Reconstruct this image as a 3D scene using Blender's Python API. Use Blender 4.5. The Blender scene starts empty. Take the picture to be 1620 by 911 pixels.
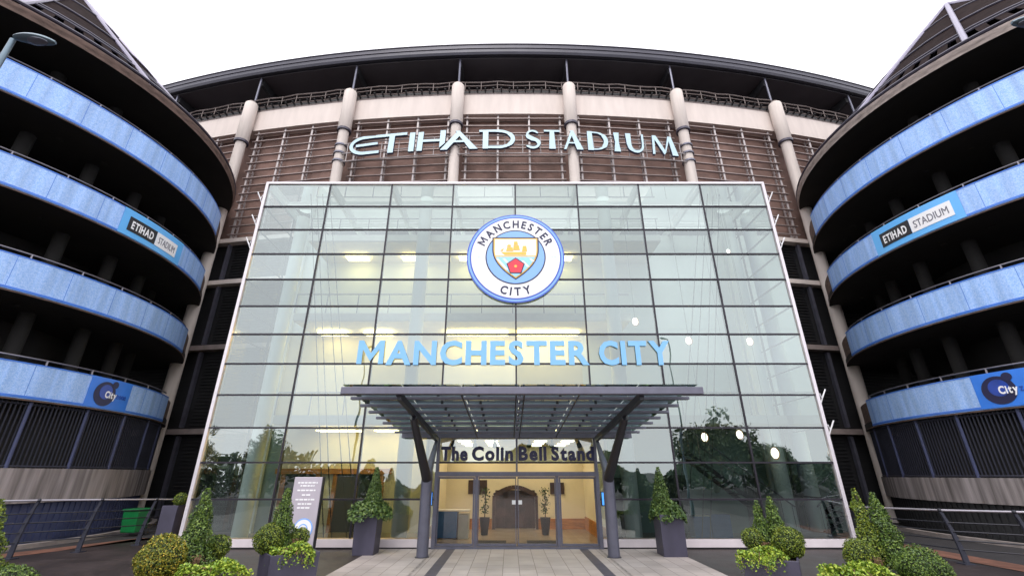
import bpy, bmesh, math, random
from math import sin, cos, pi, sqrt, radians, atan2
from mathutils import Vector, Matrix
random.seed(7)
SC = bpy.context.scene
COL = SC.collection

# ------------------------------------------------------------------ camera
cam_d = bpy.data.cameras.new('camera')
cam = bpy.data.objects.new('camera', cam_d)
COL.objects.link(cam)
cam.location = (-0.24, -15.83, 2.12)
cam.rotation_euler = (radians(90 + 22.58), 0, 0)
cam_d.sensor_width = 36
cam_d.lens = 15.74
cam_d.shift_x = 0.0025
cam_d.clip_start = 0.05
cam_d.clip_end = 3000
SC.camera = cam

# ------------------------------------------------------------------ sky, sun, exposure
SUN_EL, SUN_AZ = 58, 200
world = bpy.data.worlds.new('World')
SC.world = world
world.use_nodes = True
wn = world.node_tree
wn.nodes.clear()
wo = wn.nodes.new('ShaderNodeOutputWorld')
bg = wn.nodes.new('ShaderNodeBackground')
sky = wn.nodes.new('ShaderNodeTexSky')
sky.sky_type = 'NISHITA'
sky.sun_disc = False
sky.sun_elevation = radians(SUN_EL)
sky.sun_rotation = radians(SUN_AZ)
sky.dust_density = 4
mixw = wn.nodes.new('ShaderNodeMix')
mixw.data_type = 'RGBA'
mixw.inputs[0].default_value = 0.9          # thick even cloud over the blue
mixw.inputs[7].default_value = (11.2, 11.1, 11.6, 1)
wn.links.new(sky.outputs[0], mixw.inputs[6])
wn.links.new(mixw.outputs[2], bg.inputs[0])
bg.inputs[1].default_value = 0.12
wn.links.new(bg.outputs[0], wo.inputs[0])

sd = bpy.data.lights.new('sun', 'SUN')
sd.energy = 0.9
sd.angle = radians(25)
sd.color = (1, .96, .9)
sun = bpy.data.objects.new('sun', sd)
COL.objects.link(sun)
sun.rotation_euler = (radians(90 - SUN_EL), 0, radians(-12))

vs = SC.view_settings
vs.view_transform = 'Standard'
vs.look = 'None'
vs.gamma = 1
vs.use_curve_mapping = False
vs.exposure = 0.8
SC.cycles.max_bounces = 8
SC.cycles.transparent_max_bounces = 16
SC.cycles.caustics_reflective = False
SC.cycles.caustics_refractive = False
SC.cycles.sample_clamp_indirect = 4

# ------------------------------------------------------------------ materials
MATS = {}
def new_mat(name):
    m = bpy.data.materials.new(name)
    m.use_nodes = True
    nt = m.node_tree
    nt.nodes.clear()
    out = nt.nodes.new('ShaderNodeOutputMaterial')
    MATS[name] = m
    return m, nt, out

def mat(name, col, rough=.6, metal=0., var=.12, scale=3., stretch=(1, 1, 1), bump=0., bscale=40., emit=None, estr=0., spec=.5, col2=None):
    m, nt, out = new_mat(name)
    p = nt.nodes.new('ShaderNodeBsdfPrincipled')
    nt.links.new(p.outputs[0], out.inputs[0])
    p.inputs['Roughness'].default_value = rough
    p.inputs['Metallic'].default_value = metal
    p.inputs['Specular IOR Level'].default_value = spec
    tc = nt.nodes.new('ShaderNodeTexCoord')
    mp = nt.nodes.new('ShaderNodeMapping')
    mp.inputs['Scale'].default_value = stretch
    nt.links.new(tc.outputs['Object'], mp.inputs[0])
    nz = nt.nodes.new('ShaderNodeTexNoise')
    nz.inputs['Scale'].default_value = scale
    nz.inputs['Detail'].default_value = 6
    nt.links.new(mp.outputs[0], nz.inputs[0])
    rp = nt.nodes.new('ShaderNodeValToRGB')
    a = [max(0, c * (1 - var)) for c in col]
    b = list(col2) if col2 else [min(1, c * (1 + var)) for c in col]
    rp.color_ramp.elements[0].position = .3
    rp.color_ramp.elements[1].position = .7
    rp.color_ramp.elements[0].color = (*a, 1)
    rp.color_ramp.elements[1].color = (*b, 1)
    nt.links.new(nz.outputs[0], rp.inputs[0])
    nt.links.new(rp.outputs[0], p.inputs['Base Color'])
    if bump:
        n2 = nt.nodes.new('ShaderNodeTexNoise')
        n2.inputs['Scale'].default_value = bscale
        n2.inputs['Detail'].default_value = 4
        nt.links.new(tc.outputs['Object'], n2.inputs[0])
        bp = nt.nodes.new('ShaderNodeBump')
        bp.inputs['Strength'].default_value = bump
        bp.inputs['Distance'].default_value = .02
        nt.links.new(n2.outputs[0], bp.inputs['Height'])
        nt.links.new(bp.outputs[0], p.inputs['Normal'])
    if emit:
        p.inputs['Emission Color'].default_value = (*emit, 1)
        p.inputs['Emission Strength'].default_value = estr
    return m

def brick_mat(name, c1, c2, mortar, w, h, rough=.7, rot=0., mort=.02, offs=.5, var=.5):
    m, nt, out = new_mat(name)
    p = nt.nodes.new('ShaderNodeBsdfPrincipled')
    nt.links.new(p.outputs[0], out.inputs[0])
    tc = nt.nodes.new('ShaderNodeTexCoord')
    mp = nt.nodes.new('ShaderNodeMapping')
    mp.inputs['Rotation'].default_value = (0, 0, rot)
    nt.links.new(tc.outputs['Object'], mp.inputs[0])
    bk = nt.nodes.new('ShaderNodeTexBrick')
    bk.offset = offs
    bk.inputs['Color1'].default_value = (*c1, 1)
    bk.inputs['Color2'].default_value = (*c2, 1)
    bk.inputs['Mortar'].default_value = (*mortar, 1)
    bk.inputs['Scale'].default_value = 1
    bk.inputs['Brick Width'].default_value = w
    bk.inputs['Row Height'].default_value = h
    bk.inputs['Mortar Size'].default_value = mort
    nt.links.new(mp.outputs[0], bk.inputs[0])
    nz = nt.nodes.new('ShaderNodeTexNoise')
    nz.inputs['Scale'].default_value = .9
    nz.inputs['Detail'].default_value = 8
    nt.links.new(tc.outputs['Object'], nz.inputs[0])
    mr = nt.nodes.new('ShaderNodeMapRange')
    mr.inputs[1].default_value = .3
    mr.inputs[2].default_value = .7
    mr.inputs[3].default_value = 1 - var
    mr.inputs[4].default_value = 1 + var * .4
    nt.links.new(nz.outputs[0], mr.inputs[0])
    mx = nt.nodes.new('ShaderNodeVectorMath')
    mx.operation = 'SCALE'
    nt.links.new(bk.outputs[0], mx.inputs[0])
    nt.links.new(mr.outputs[0], mx.inputs['Scale'])
    nt.links.new(mx.outputs[0], p.inputs['Base Color'])
    mr2 = nt.nodes.new('ShaderNodeMapRange')
    mr2.inputs[3].default_value = rough - .15
    mr2.inputs[4].default_value = rough + .15
    nt.links.new(nz.outputs[0], mr2.inputs[0])
    nt.links.new(mr2.outputs[0], p.inputs['Roughness'])
    bp = nt.nodes.new('ShaderNodeBump')
    bp.inputs['Strength'].default_value = .4
    bp.inputs['Distance'].default_value = .006
    bp.invert = True
    nt.links.new(bk.outputs[1], bp.inputs['Height'])
    nt.links.new(bp.outputs[0], p.inputs['Normal'])
    return m

def glass_mat(name, tint, gtint, base=.16, ior=1.5, rough=0.0, wave=.02, pane=0.):
    m, nt, out = new_mat(name)
    tr = nt.nodes.new('ShaderNodeBsdfTransparent')
    tr.inputs[0].default_value = (*tint, 1)
    gl = nt.nodes.new('ShaderNodeBsdfGlossy')
    gl.inputs['Color'].default_value = (*gtint, 1)
    gl.inputs['Roughness'].default_value = rough
    fr = nt.nodes.new('ShaderNodeFresnel')
    fr.inputs[0].default_value = ior
    ad = nt.nodes.new('ShaderNodeMath')
    ad.operation = 'MULTIPLY_ADD'
    ad.inputs[1].default_value = 1.0
    ad.inputs[2].default_value = base
    ad.use_clamp = True
    nt.links.new(fr.outputs[0], ad.inputs[0])
    if pane:
        g = nt.nodes.new('ShaderNodeNewGeometry')
        m1 = nt.nodes.new('ShaderNodeMapRange')
        m1.inputs[3].default_value = 1 - pane
        m1.inputs[4].default_value = 1 + pane * .4
        nt.links.new(g.outputs['Random Per Island'], m1.inputs[0])
        vm = nt.nodes.new('ShaderNodeVectorMath')
        vm.operation = 'SCALE'
        vm.inputs[0].default_value = tint
        nt.links.new(m1.outputs[0], vm.inputs['Scale'])
        nt.links.new(vm.outputs[0], tr.inputs[0])
        m2 = nt.nodes.new('ShaderNodeMath')
        m2.operation = 'MULTIPLY_ADD'
        m2.inputs[1].default_value = pane * .35
        m2.inputs[2].default_value = base - pane * .17
        nt.links.new(g.outputs['Random Per Island'], m2.inputs[0])
        nt.links.new(m2.outputs[0], ad.inputs[2])
    mx = nt.nodes.new('ShaderNodeMixShader')
    nt.links.new(ad.outputs[0], mx.inputs[0])
    nt.links.new(tr.outputs[0], mx.inputs[1])
    nt.links.new(gl.outputs[0], mx.inputs[2])
    nt.links.new(mx.outputs[0], out.inputs[0])
    if wave:
        tc = nt.nodes.new('ShaderNodeTexCoord')
        nz = nt.nodes.new('ShaderNodeTexNoise')
        nz.inputs['Scale'].default_value = .8
        nz.inputs['Detail'].default_value = 1
        nt.links.new(tc.outputs['Object'], nz.inputs[0])
        bp = nt.nodes.new('ShaderNodeBump')
        bp.inputs['Strength'].default_value = wave
        bp.inputs['Distance'].default_value = .3
        nt.links.new(nz.outputs[0], bp.inputs['Height'])
        nt.links.new(bp.outputs[0], gl.inputs['Normal'])
    return m

def leaf_mat(name, c1, c2, c3):
    m, nt, out = new_mat(name)
    p = nt.nodes.new('ShaderNodeBsdfPrincipled')
    p.inputs['Roughness'].default_value = .55
    nt.links.new(p.outputs[0], out.inputs[0])
    g = nt.nodes.new('ShaderNodeNewGeometry')
    rp = nt.nodes.new('ShaderNodeValToRGB')
    rp.color_ramp.elements[0].color = (*c1, 1)
    rp.color_ramp.elements[1].color = (*c3, 1)
    e = rp.color_ramp.elements.new(.55)
    e.color = (*c2, 1)
    nt.links.new(g.outputs['Random Per Island'], rp.inputs[0])
    nt.links.new(rp.outputs[0], p.inputs['Base Color'])
    return m

def speckle_mat(name, c1, c2, scale=14., rough=.45):
    m, nt, out = new_mat(name)
    p = nt.nodes.new('ShaderNodeBsdfPrincipled')
    p.inputs['Roughness'].default_value = rough
    nt.links.new(p.outputs[0], out.inputs[0])
    tc = nt.nodes.new('ShaderNodeTexCoord')
    nz = nt.nodes.new('ShaderNodeTexNoise')
    nz.inputs['Scale'].default_value = scale
    nz.inputs['Detail'].default_value = 3
    nz.inputs['Distortion'].default_value = 1.5
    nt.links.new(tc.outputs['Object'], nz.inputs[0])
    rp = nt.nodes.new('ShaderNodeValToRGB')
    rp.color_ramp.elements[0].position = .42
    rp.color_ramp.elements[1].position = .56
    rp.color_ramp.elements[0].color = (*c1, 1)
    rp.color_ramp.elements[1].color = (*c2, 1)
    nt.links.new(nz.outputs[0], rp.inputs[0])
    mp = nt.nodes.new('ShaderNodeMapping')
    mp.inputs['Scale'].default_value = (1.6, 1.6, .12)
    nt.links.new(tc.outputs['Object'], mp.inputs[0])
    n2 = nt.nodes.new('ShaderNodeTexNoise')
    n2.inputs['Scale'].default_value = 2.2
    n2.inputs['Detail'].default_value = 7
    nt.links.new(mp.outputs[0], n2.inputs[0])
    mr = nt.nodes.new('ShaderNodeMapRange')
    mr.inputs[1].default_value = .3
    mr.inputs[2].default_value = .65
    mr.inputs[3].default_value = .78
    mr.inputs[4].default_value = 1.08
    nt.links.new(n2.outputs[0], mr.inputs[0])
    vm = nt.nodes.new('ShaderNodeVectorMath')
    vm.operation = 'SCALE'
    nt.links.new(rp.outputs[0], vm.inputs[0])
    nt.links.new(mr.outputs[0], vm.inputs['Scale'])
    nt.links.new(vm.outputs[0], p.inputs['Base Color'])
    return m

mat('cream', (.66, .58, .54), .8, var=.07, scale=1.2, stretch=(2, 2, .4), bump=.15)
mat('cream_col', (.62, .55, .51), .75, var=.08, scale=2, stretch=(3, 3, .3), bump=.1)
mat('concrete', (.21, .18, .175), .85, var=.55, scale=1.5, stretch=(3.2, 3.2, .22), bump=.3, col2=(.36, .32, .32))
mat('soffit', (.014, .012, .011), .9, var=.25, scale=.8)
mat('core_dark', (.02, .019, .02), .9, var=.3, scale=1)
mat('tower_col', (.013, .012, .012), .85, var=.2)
mat('rim', (.13, .085, .07), .85, var=.4, scale=3, stretch=(1, 1, 3), bump=.3)
mat('rim_r', (.30, .25, .23), .85, var=.3, scale=3, stretch=(1, 1, 3), bump=.3)
speckle_mat('blue_band', (.24, .43, .82), (.39, .57, .91), 22.)
mat('band_trim', (.045, .17, .62), .4, var=.1)
mat('cyan_panel', (.12, .43, .85), .35, var=.03)
mat('royal_panel', (.03, .19, .72), .35, var=.06)
mat('navy', (.008, .010, .055), .4, var=.05)
mat('deep_blue', (.01, .05, .32), .3, var=.3, scale=2.5)
mat('black', (.012, .012, .016), .5, var=.05)
mat('white', (.82, .82, .84), .5, var=.02)
mat('grey_text', (.12, .12, .16), .5, var=.02)
mat('pipe', (.22, .21, .24), .35, .7, var=.1)
mat('purple_tube', (.19, .17, .25), .4, .2, var=.1)
mat('dark_tube', (.05, .045, .07), .4, .2, var=.1)
mat('cone_clad', (.018, .012, .012), 1., var=.3, spec=.05)
mat('fence_bar', (.035, .037, .055), .5, .3, var=.1)
mat('fence_post', (.05, .06, .13), .5, .2, var=.1)
mat('terracotta', (.235, .145, .12), .8, var=.35, scale=.9, stretch=(1, 1, 1.5))
mat('louvre_post', (.42, .38, .38), .5, .3, var=.1)
mat('louvre_rail', (.34, .28, .27), .5, .3, var=.15)
mat('dark_louvre', (.022, .022, .024), .55, .2, var=.2, scale=1, stretch=(1, 1, 30))
mat('beam_grey', (.22, .18, .17), .7, var=.15, scale=3)
mat('strip_metal', (.13, .13, .17), .35, .6, var=.15)
mat('roof_dark', (.10, .092, .105), .6, .1, var=.15, scale=.6)
mat('fascia', (.045, .044, .062), .45, .3, var=.15, scale=.8)
mat('rib', (.02, .02, .024), .6, var=.1)
mat('mullion', (.022, .019, .028), .4, .4, var=.1)
mat('frame_white', (.62, .58, .62), .35, .3, var=.05)
mat('plinth', (.60, .54, .57), .5, var=.08, scale=2)
mat('steel_blue', (.115, .115, .155), .42, .25, var=.1, scale=5)
mat('steel_dark', (.02, .02, .028), .45, .2, var=.1)
mat('int_white', (.72, .76, .72), .8, var=.05, scale=.6)
mat('int_cream', (.76, .68, .48), .8, var=.06, scale=.7)
mat('int_dark', (.03, .04, .04), .7, var=.3, scale=.7)
mat('int_ceiling', (.62, .56, .42), .8, var=.05)
mat('int_floor', (.34, .28, .22), .25, var=.15, scale=1)
mat('slab_edge', (.62, .60, .55), .6, var=.06)
mat('wood_orange', (.42, .17, .035), .45, var=.25, scale=3, stretch=(1, 1, 6))
mat('wood_dark', (.055, .028, .02), .4, var=.4, scale=3)
mat('mat_black', (.02, .02, .022), .95, var=.2)
mat('blue_desk', (.01, .09, .24), .35, var=.1)
mat('grey_desk', (.42, .42, .36), .5, var=.1)
mat('lamp_warm', (1, .85, .5), emit=(1, .76, .30), estr=9, var=0)
mat('globe', (1, 1, .95), emit=(1, .95, .82), estr=4.0, var=0)
mat('screen', (.05, .2, .6), .2, emit=(.06, .3, .95), estr=.8, var=.3, scale=8)
mat('cable', (.05, .055, .055), .5, .2, var=.1)
mat('planter', (.050, .046, .075), .5, var=.22, scale=2.5, stretch=(1, 1, .6), bump=.08)
mat('soil', (.03, .02, .014), .95, var=.4, scale=12)
mat('twig', (.16, .09, .05), .9, var=.3)
mat('bark', (.08, .06, .045), .9, var=.3, scale=6)
mat('totem_grey', (.46, .42, .48), .4, .2, var=.05, scale=2)
mat('green_plastic', (.006, .15, .04), .35, var=.15)
mat('lamp_metal', (.13, .18, .22), .4, .5, var=.1)
mat('lamp_glass', (.12, .13, .17), .2, var=.1)
mat('gold', (.78, .47, .08), .4, var=.1, scale=20)
mat('red', (.72, .03, .06), .4, var=.05)
mat('crest_blue', (.05, .11, .50), .4, var=.03)
mat('crest_light', (.22, .42, .86), .4, var=.03)
mat('crest_sky', (.30, .62, .88), .4, var=.03)
mat('crest_faint', (.55, .68, .88), .4, var=.03)
mat('letter_cyan', (.19, .44, .74), .4, var=.03)
mat('letter_face', (.47, .63, .70), .35, var=.03)
mat('letter_side', (.02, .02, .07), .4, var=.05)
mat('orange_brick', (.13, .055, .035), .8, var=.35, scale=3, bump=.2)
mat('kerb', (.22, .19, .18), .85, var=.2, bump=.2)
mat('asphalt', (.018, .016, .018), .85, var=.3, scale=1.2, bump=.3, bscale=120)
brick_mat('paving_light', (.36, .31, .295), (.42, .365, .35), (.17, .14, .13), .6, .4, .6, pi / 2, .008, .5, .24)
brick_mat('paving_mid', (.25, .215, .205), (.31, .27, .26), (.10, .08, .08), .42, .21, .6, 0, .008, .5, .25)
brick_mat('paving_dark', (.026, .018, .018), (.042, .029, .028), (.010, .008, .008), .24, .12, .5, .35, .006, .5, .45)
mat('band_stone', (.055, .05, .07), .6, var=.25, scale=4, bump=.1)
glass_mat('glass', (.54, .65, .64), (.87, .96, .95), .20, 1.45, pane=.26, wave=.035)
glass_mat('glass_clear', (.97, .98, .97), (1, 1, 1), .03, 1.4)
glass_mat('glass_canopy', (.80, .93, .90), (.8, 1, .95), .06, 1.45)
leaf_mat('leaf_ball', (.03, .06, .006), (.105, .16, .012), (.24, .27, .02))
leaf_mat('leaf_ball_orange', (.04, .075, .008), (.18, .20, .014), (.42, .29, .025))
leaf_mat('leaf_cone', (.022, .05, .008), (.065, .125, .014), (.16, .23, .028))
leaf_mat('leaf_ivy', (.05, .11, .008), (.19, .30, .02), (.38, .44, .05))
leaf_mat('leaf_dark', (.012, .035, .010), (.03, .07, .015), (.07, .12, .03))
leaf_mat('leaf_bush', (.02, .05, .012), (.06, .12, .02), (.14, .20, .04))
leaf_mat('leaf_tree', (.015, .035, .010), (.04, .075, .018), (.09, .13, .03))
mat('handrail', (.34, .32, .36), .4, .4, var=.08)
mat('int_green', (.20, .27, .24), .6, var=.2, scale=.6)
mat('int_ceiling_lit', (.62, .46, .17), .7, var=.06)  # yellow lamp light put into the lobby ceiling colour
mat('lamp_lobby', (1, .85, .5), emit=(1, .88, .62), estr=7.5, var=0)
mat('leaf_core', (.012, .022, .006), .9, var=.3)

# ------------------------------------------------------------------ object helpers
class MB:
    """collects shapes, becomes one mesh object"""
    def __init__(s):
        s.v, s.f, s.mi = [], [], []
    def add(s, vs, fs, mi=0):
        o = len(s.v)
        s.v += [tuple(v) for v in vs]
        s.f += [tuple(i + o for i in f) for f in fs]
        s.mi += [mi] * len(fs)
        return s
    def box(s, x0, x1, y0, y1, z0, z1, mi=0):
        vs = [(x0, y0, z0), (x1, y0, z0), (x1, y1, z0), (x0, y1, z0), (x0, y0, z1), (x1, y0, z1), (x1, y1, z1), (x0, y1, z1)]
        return s.add(vs, [(0, 3, 2, 1), (4, 5, 6, 7), (0, 1, 5, 4), (1, 2, 6, 5), (2, 3, 7, 6), (3, 0, 4, 7)], mi)
    def bar(s, p0, p1, w, h=None, mi=0, up=(0, 0, 1)):
        """rectangular bar between two points"""
        h = w if h is None else h
        p0, p1 = Vector(p0), Vector(p1)
        d = (p1 - p0).normalized()
        u = Vector(up)
        if abs(d.dot(u)) > .98:
            u = Vector((0, 1, 0))
        a = d.cross(u).normalized() * (w / 2)
        b = a.cross(d).normalized() * (h / 2)
        vs = [p0 - a - b, p0 + a - b, p0 + a + b, p0 - a + b, p1 - a - b, p1 + a - b, p1 + a + b, p1 - a + b]
        return s.add(vs, [(0, 3, 2, 1), (4, 5, 6, 7), (0, 1, 5, 4), (1, 2, 6, 5), (2, 3, 7, 6), (3, 0, 4, 7)], mi)
    def tube(s, pts, r, n=8, mi=0, caps=True):
        pts = [Vector(p) for p in pts]
        rs = r if isinstance(r, (list, tuple)) else [r] * len(pts)
        vs = []
        for i, p in enumerate(pts):
            d = (pts[min(i + 1, len(pts) - 1)] - pts[max(i - 1, 0)]).normalized()
            u = Vector((0, 0, 1)) if abs(d.z) < .95 else Vector((0, 1, 0))
            a = d.cross(u).normalized()
            b = a.cross(d).normalized()
            for k in range(n):
                t = 2 * pi * k / n
                vs.append(p + (a * cos(t) + b * sin(t)) * rs[i])
        fs = []
        for i in range(len(pts) - 1):
            for k in range(n):
                k2 = (k + 1) % n
                fs.append((i * n + k, i * n + k2, (i + 1) * n + k2, (i + 1) * n + k))
        if caps:
            fs.append(tuple(range(n))[::-1])
            fs.append(tuple((len(pts) - 1) * n + k for k in range(n)))
        return s.add(vs, fs, mi)
    def lathe(s, prof, cx, cy, n=32, a0=0., a1=2 * pi, mi=0, closed_prof=True):
        """prof: list of (r, z); angles from a0 to a1"""
        full = abs(a1 - a0 - 2 * pi) < 1e-6
        m = n if full else n + 1
        vs = []
        for k in range(m):
            t = a0 + (a1 - a0) * k / n
            for r, z in prof:
                vs.append((cx + r * cos(t), cy + r * sin(t), z))
        L = len(prof)
        fs = []
        seg = L if closed_prof else L - 1
        for k in range(n):
            k2 = (k + 1) % m
            for j in range(seg):
                j2 = (j + 1) % L
                fs.append((k * L + j, k2 * L + j, k2 * L + j2, k * L + j2))
        if not full and closed_prof:
            fs.append(tuple(range(L))[::-1])
            fs.append(tuple((m - 1) * L + j for j in range(L)))
        return s.add(vs, fs, mi)
    def prism(s, poly, y0, y1, mi=0):
        """poly in x,z ; extruded between y0 (front) and y1 (back)"""
        n = len(poly)
        vs = [(x, y0, z) for x, z in poly] + [(x, y1, z) for x, z in poly]
        fs = [tuple(range(n)), tuple(range(2 * n - 1, n - 1, -1))]
        for i in range(n):
            j = (i + 1) % n
            fs.append((i, i + n, j + n, j))
        return s.add(vs, fs, mi)
    def ball(s, c, r, n=12, sc=(1, 1, 1), mi=0):
        m = n // 2
        vs = [(c[0], c[1], c[2] - r * sc[2])]
        for i in range(1, m):
            ph = -pi / 2 + pi * i / m
            for k in range(n):
                t = 2 * pi * k / n
                vs.append((c[0] + r * sc[0] * cos(ph) * cos(t), c[1] + r * sc[1] * cos(ph) * sin(t), c[2] + r * sc[2] * sin(ph)))
        vs.append((c[0], c[1], c[2] + r * sc[2]))
        fs = []
        for k in range(n):
            k2 = (k + 1) % n
            fs.append((0, 1 + k2, 1 + k))
            fs.append((len(vs) - 1, 1 + (m - 2) * n + k, 1 + (m - 2) * n + k2))
            for i in range(m - 2):
                fs.append((1 + i * n + k, 1 + i * n + k2, 1 + (i + 1) * n + k2, 1 + (i + 1) * n + k))
        return s.add(vs, fs, mi)
    def mesh_in(s, vs, fs, fn, mi=0):
        return s.add([fn(v) for v in vs], fs, mi)
    def build(s, name, mats, parent=None, smooth=False, origin=None, bevel=0., recalc=True):
        me = bpy.data.meshes.new(name)
        o0 = Vector(origin) if origin else (Vector(parent.location) if parent else Vector((0, 0, 0)))
        me.from_pydata([tuple(Vector(v) - o0) for v in s.v], [], s.f)
        mats = mats if isinstance(mats, (list, tuple)) else [mats]
        for m in mats:
            me.materials.append(MATS[m])
        if len(mats) > 1:
            me.polygons.foreach_set('material_index', s.mi)
        if recalc:
            bm = bmesh.new()
            bm.from_mesh(me)
            bmesh.ops.recalc_face_normals(bm, faces=bm.faces)
            bm.to_mesh(me)
            bm.free()
        if smooth:
            me.polygons.foreach_set('use_smooth', [True] * len(me.polygons))
            try:
                me.set_sharp_from_angle(angle=radians(40))
            except Exception:
                pass
        ob = bpy.data.objects.new(name, me)
        COL.objects.link(ob)
        if parent:
            ob.parent = parent
            # vertices already relative to the parent's own origin (all roots unrotated)
            base = parent
            ob.location = (0, 0, 0)
        elif origin:
            ob.location = origin
        if bevel:
            b = ob.modifiers.new('bevel', 'BEVEL')
            b.width = bevel
            b.segments = 2
            b.limit_method = 'ANGLE'
        return ob

def world_origin(o):
    v = Vector((0, 0, 0))
    while o:
        v += Vector(o.location)
        o = o.parent
    return v

def part(mb, name, mats, parent, **k):
    """child mesh given in world coordinates"""
    return mb.build(name, mats, parent, origin=tuple(world_origin(parent)), **k)

def tag(o, label=None, cat=None, group=None, kind=None):
    if label: o['label'] = label
    if cat: o['category'] = cat
    if group: o['group'] = group
    if kind: o['kind'] = kind
    return o

def empty(name, loc, label, cat, group=None):
    o = bpy.data.objects.new(name, None)
    o.empty_display_size = .3
    COL.objects.link(o)
    o.location = loc
    return tag(o, label, cat, group)

def copy_tree(o, parent=None):
    c = o.copy()
    COL.objects.link(c)
    c.parent = parent
    for ch in [x for x in COL.objects if x.parent == o]:
        copy_tree(ch, c)
    return c

_tc = {}
def text_geo(s, bold=0., res=3):
    """flat outline of a string as (verts, faces), cap height 1, starting at x=0"""
    key = (s, bold)
    if key in _tc: return _tc[key]
    cu = bpy.data.curves.new('t', 'FONT')
    cu.body = s
    cu.size = 1
    cu.offset = bold
    cu.resolution_u = res
    cu.fill_mode = 'FRONT'
    ob = bpy.data.objects.new('t', cu)
    COL.objects.link(ob)
    bpy.context.view_layer.update()
    dg = bpy.context.evaluated_depsgraph_get()
    me = bpy.data.meshes.new_from_object(ob.evaluated_get(dg))
    vs = [tuple(v.co) for v in me.vertices]
    fs = [tuple(p.vertices) for p in me.polygons]
    bpy.data.objects.remove(ob)
    bpy.data.curves.remove(cu)
    bpy.data.meshes.remove(me)
    cap = .73
    vs = [(x / cap, y / cap) for x, y, z in vs]
    x0 = min(v[0] for v in vs)
    x1 = max(v[0] for v in vs)
    vs = [(x - x0, y) for x, y in vs]
    _tc[key] = (vs, fs, x1 - x0)
    return _tc[key]

def glyphs(s, bold, gap=.15):
    if not s.isupper(): gap = .115
    '''string set glyph by glyph; the capital M is drawn by hand so its bold outline stays clean'''
    V, F, x = [], [], 0.
    prev = ''
    for c in s:
        if c == 'M':
            t = .21
            P = [(0, 0), (t, 0), (t, .62), (.56, .12), (1.12 - t, .62), (1.12 - t, 0), (1.12, 0), (1.12, 1), (1.12 - t, 1), (.56, .45), (t, 1), (0, 1)]
            P = [(a, b) for a, b in P]
            vs, fs, w = P, [(0, 1, 2, 11), (2, 10, 11), (2, 3, 9, 10), (3, 4, 8, 9), (4, 5, 6, 7), (4, 7, 8)], 1.12
        else:
            vs, fs, w = text_geo(c, bold)
        g = gap
        if prev:
            if prev + c in ('MA', 'AN', 'TY', 'RI'): g = gap * .7
            if prev + c in ('ST', 'TE', 'ta', 'CI'): g = gap * .85
            x += g
        o = len(V)
        V += [(a + x, b) for a, b in vs]
        F += [tuple(i + o for i in f) for f in fs]
        x += w
        prev = c
    return V, F, x

def add_solid(mb, vs2, fs, fn, depth, mi_f=0, mi_s=0):
    """flat glyph -> solid; fn(x, y, d) maps glyph coords + depth to the world"""
    n = len(vs2)
    V = [fn(x, y, 0) for x, y in vs2] + [fn(x, y, depth) for x, y in vs2]
    mb.add(V, fs, mi_f)
    cnt = {}
    for f in fs:
        for i in range(len(f)):
            a, b = f[i], f[(i + 1) % len(f)]
            cnt[(a, b)] = 1
    side = [(b, a, a + n, b + n) for (a, b) in cnt if (b, a) not in cnt]
    o = len(mb.v) - len(V)
    mb.f += [tuple(i + o for i in q) for q in side]
    mb.mi += [mi_s] * len(side)

def text_flat(mb, s, x0, x1, zb, cap, y, depth=.02, bold=0., mi=0):
    vs, fs, w = glyphs(s, bold) if bold > 0 else text_geo(s, bold)
    k = (x1 - x0) / w
    add_solid(mb, vs, fs, lambda a, b, d: (x0 + a * k, y + d, zb + b * cap), depth, mi, mi)

# ------------------------------------------------------------------ ground
def sheet(name, m, x0, x1, y0, y1, z):
    mb = MB()
    mb.add([(x0, y0, z), (x1, y0, z), (x1, y1, z), (x0, y1, z)], [(0, 1, 2, 3)])
    return tag(mb.build(name, m, recalc=False), kind='structure')

sheet('ground', 'asphalt', -600, 600, -600, 600, -.012)
mb = MB()
mb.add([(-13.6, 2.2, 0), (-12.0, 4.5, 0), (12.2, 4.5, 0), (11.3, .2, 0), (11.5, -2.2, 0), (12.1, -4.5, 0), (13.2, -40, 0), (-18, -40, 0), (-15.2, -5.2, 0), (-13.95, -2.6, 0)][::-1], [tuple(range(10))])
tag(mb.build('pavement', 'paving_dark', recalc=False), kind='structure')
sheet('entrance_path', 'paving_light', -1.9, 1.9, -40, -.02, .008)
for x0, x1 in ((-4.4, -2.17), (2.17, 4.7)):
    sheet('path_margin', 'paving_light', x0, x1, -40, -.02, .008)
sheet('path_band', 'band_stone', -2.17, -1.9, -40, -.02, .0085)
sheet('path_band', 'band_stone', 1.9, 2.17, -40, -.02, .0085)
sheet('path_joint', 'paving_mid', -2.56, -2.48, -40, -.03, .013)
sheet('path_joint', 'paving_mid', 2.48, 2.56, -40, -.03, .013)
# strips and kerbs beyond the railings
mb = MB()
mb.add([(-16.6, -5.6, .0), (-15.6, -5.6, .0), (-12.75, 2.6, .0), (-13.6, 2.6, .0)], [(0, 1, 2, 3)])
tag(mb.build('brick_strip', 'orange_brick', recalc=False), kind='structure')
mb = MB()
mb.add([(11.95, -6, .004), (12.75, -6, .004), (12.75, 3, .004), (11.75, 3, .004)], [(0, 1, 2, 3)])
tag(mb.build('brick_strip', 'orange_brick', recalc=False), kind='structure')

# ------------------------------------------------------------------ stadium stand
WR, WY = 90.0, 4.67          # radius of the curved wall, nearest point of it
def wall_pt(a, off=0.):
    """a: angle along the bowl, off: distance in front of the wall line"""
    r = WR + off
    return (r * sin(a), WY + WR - r * cos(a))
DLT = .0731
stand = empty('stadium_stand', (0, 8, 0), 'curved concrete stadium stand with dark overhanging roof and brown louvred bays', 'stadium')
cols = [(i - .5) * DLT for i in range(-3, 5)]        # column angles

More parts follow.
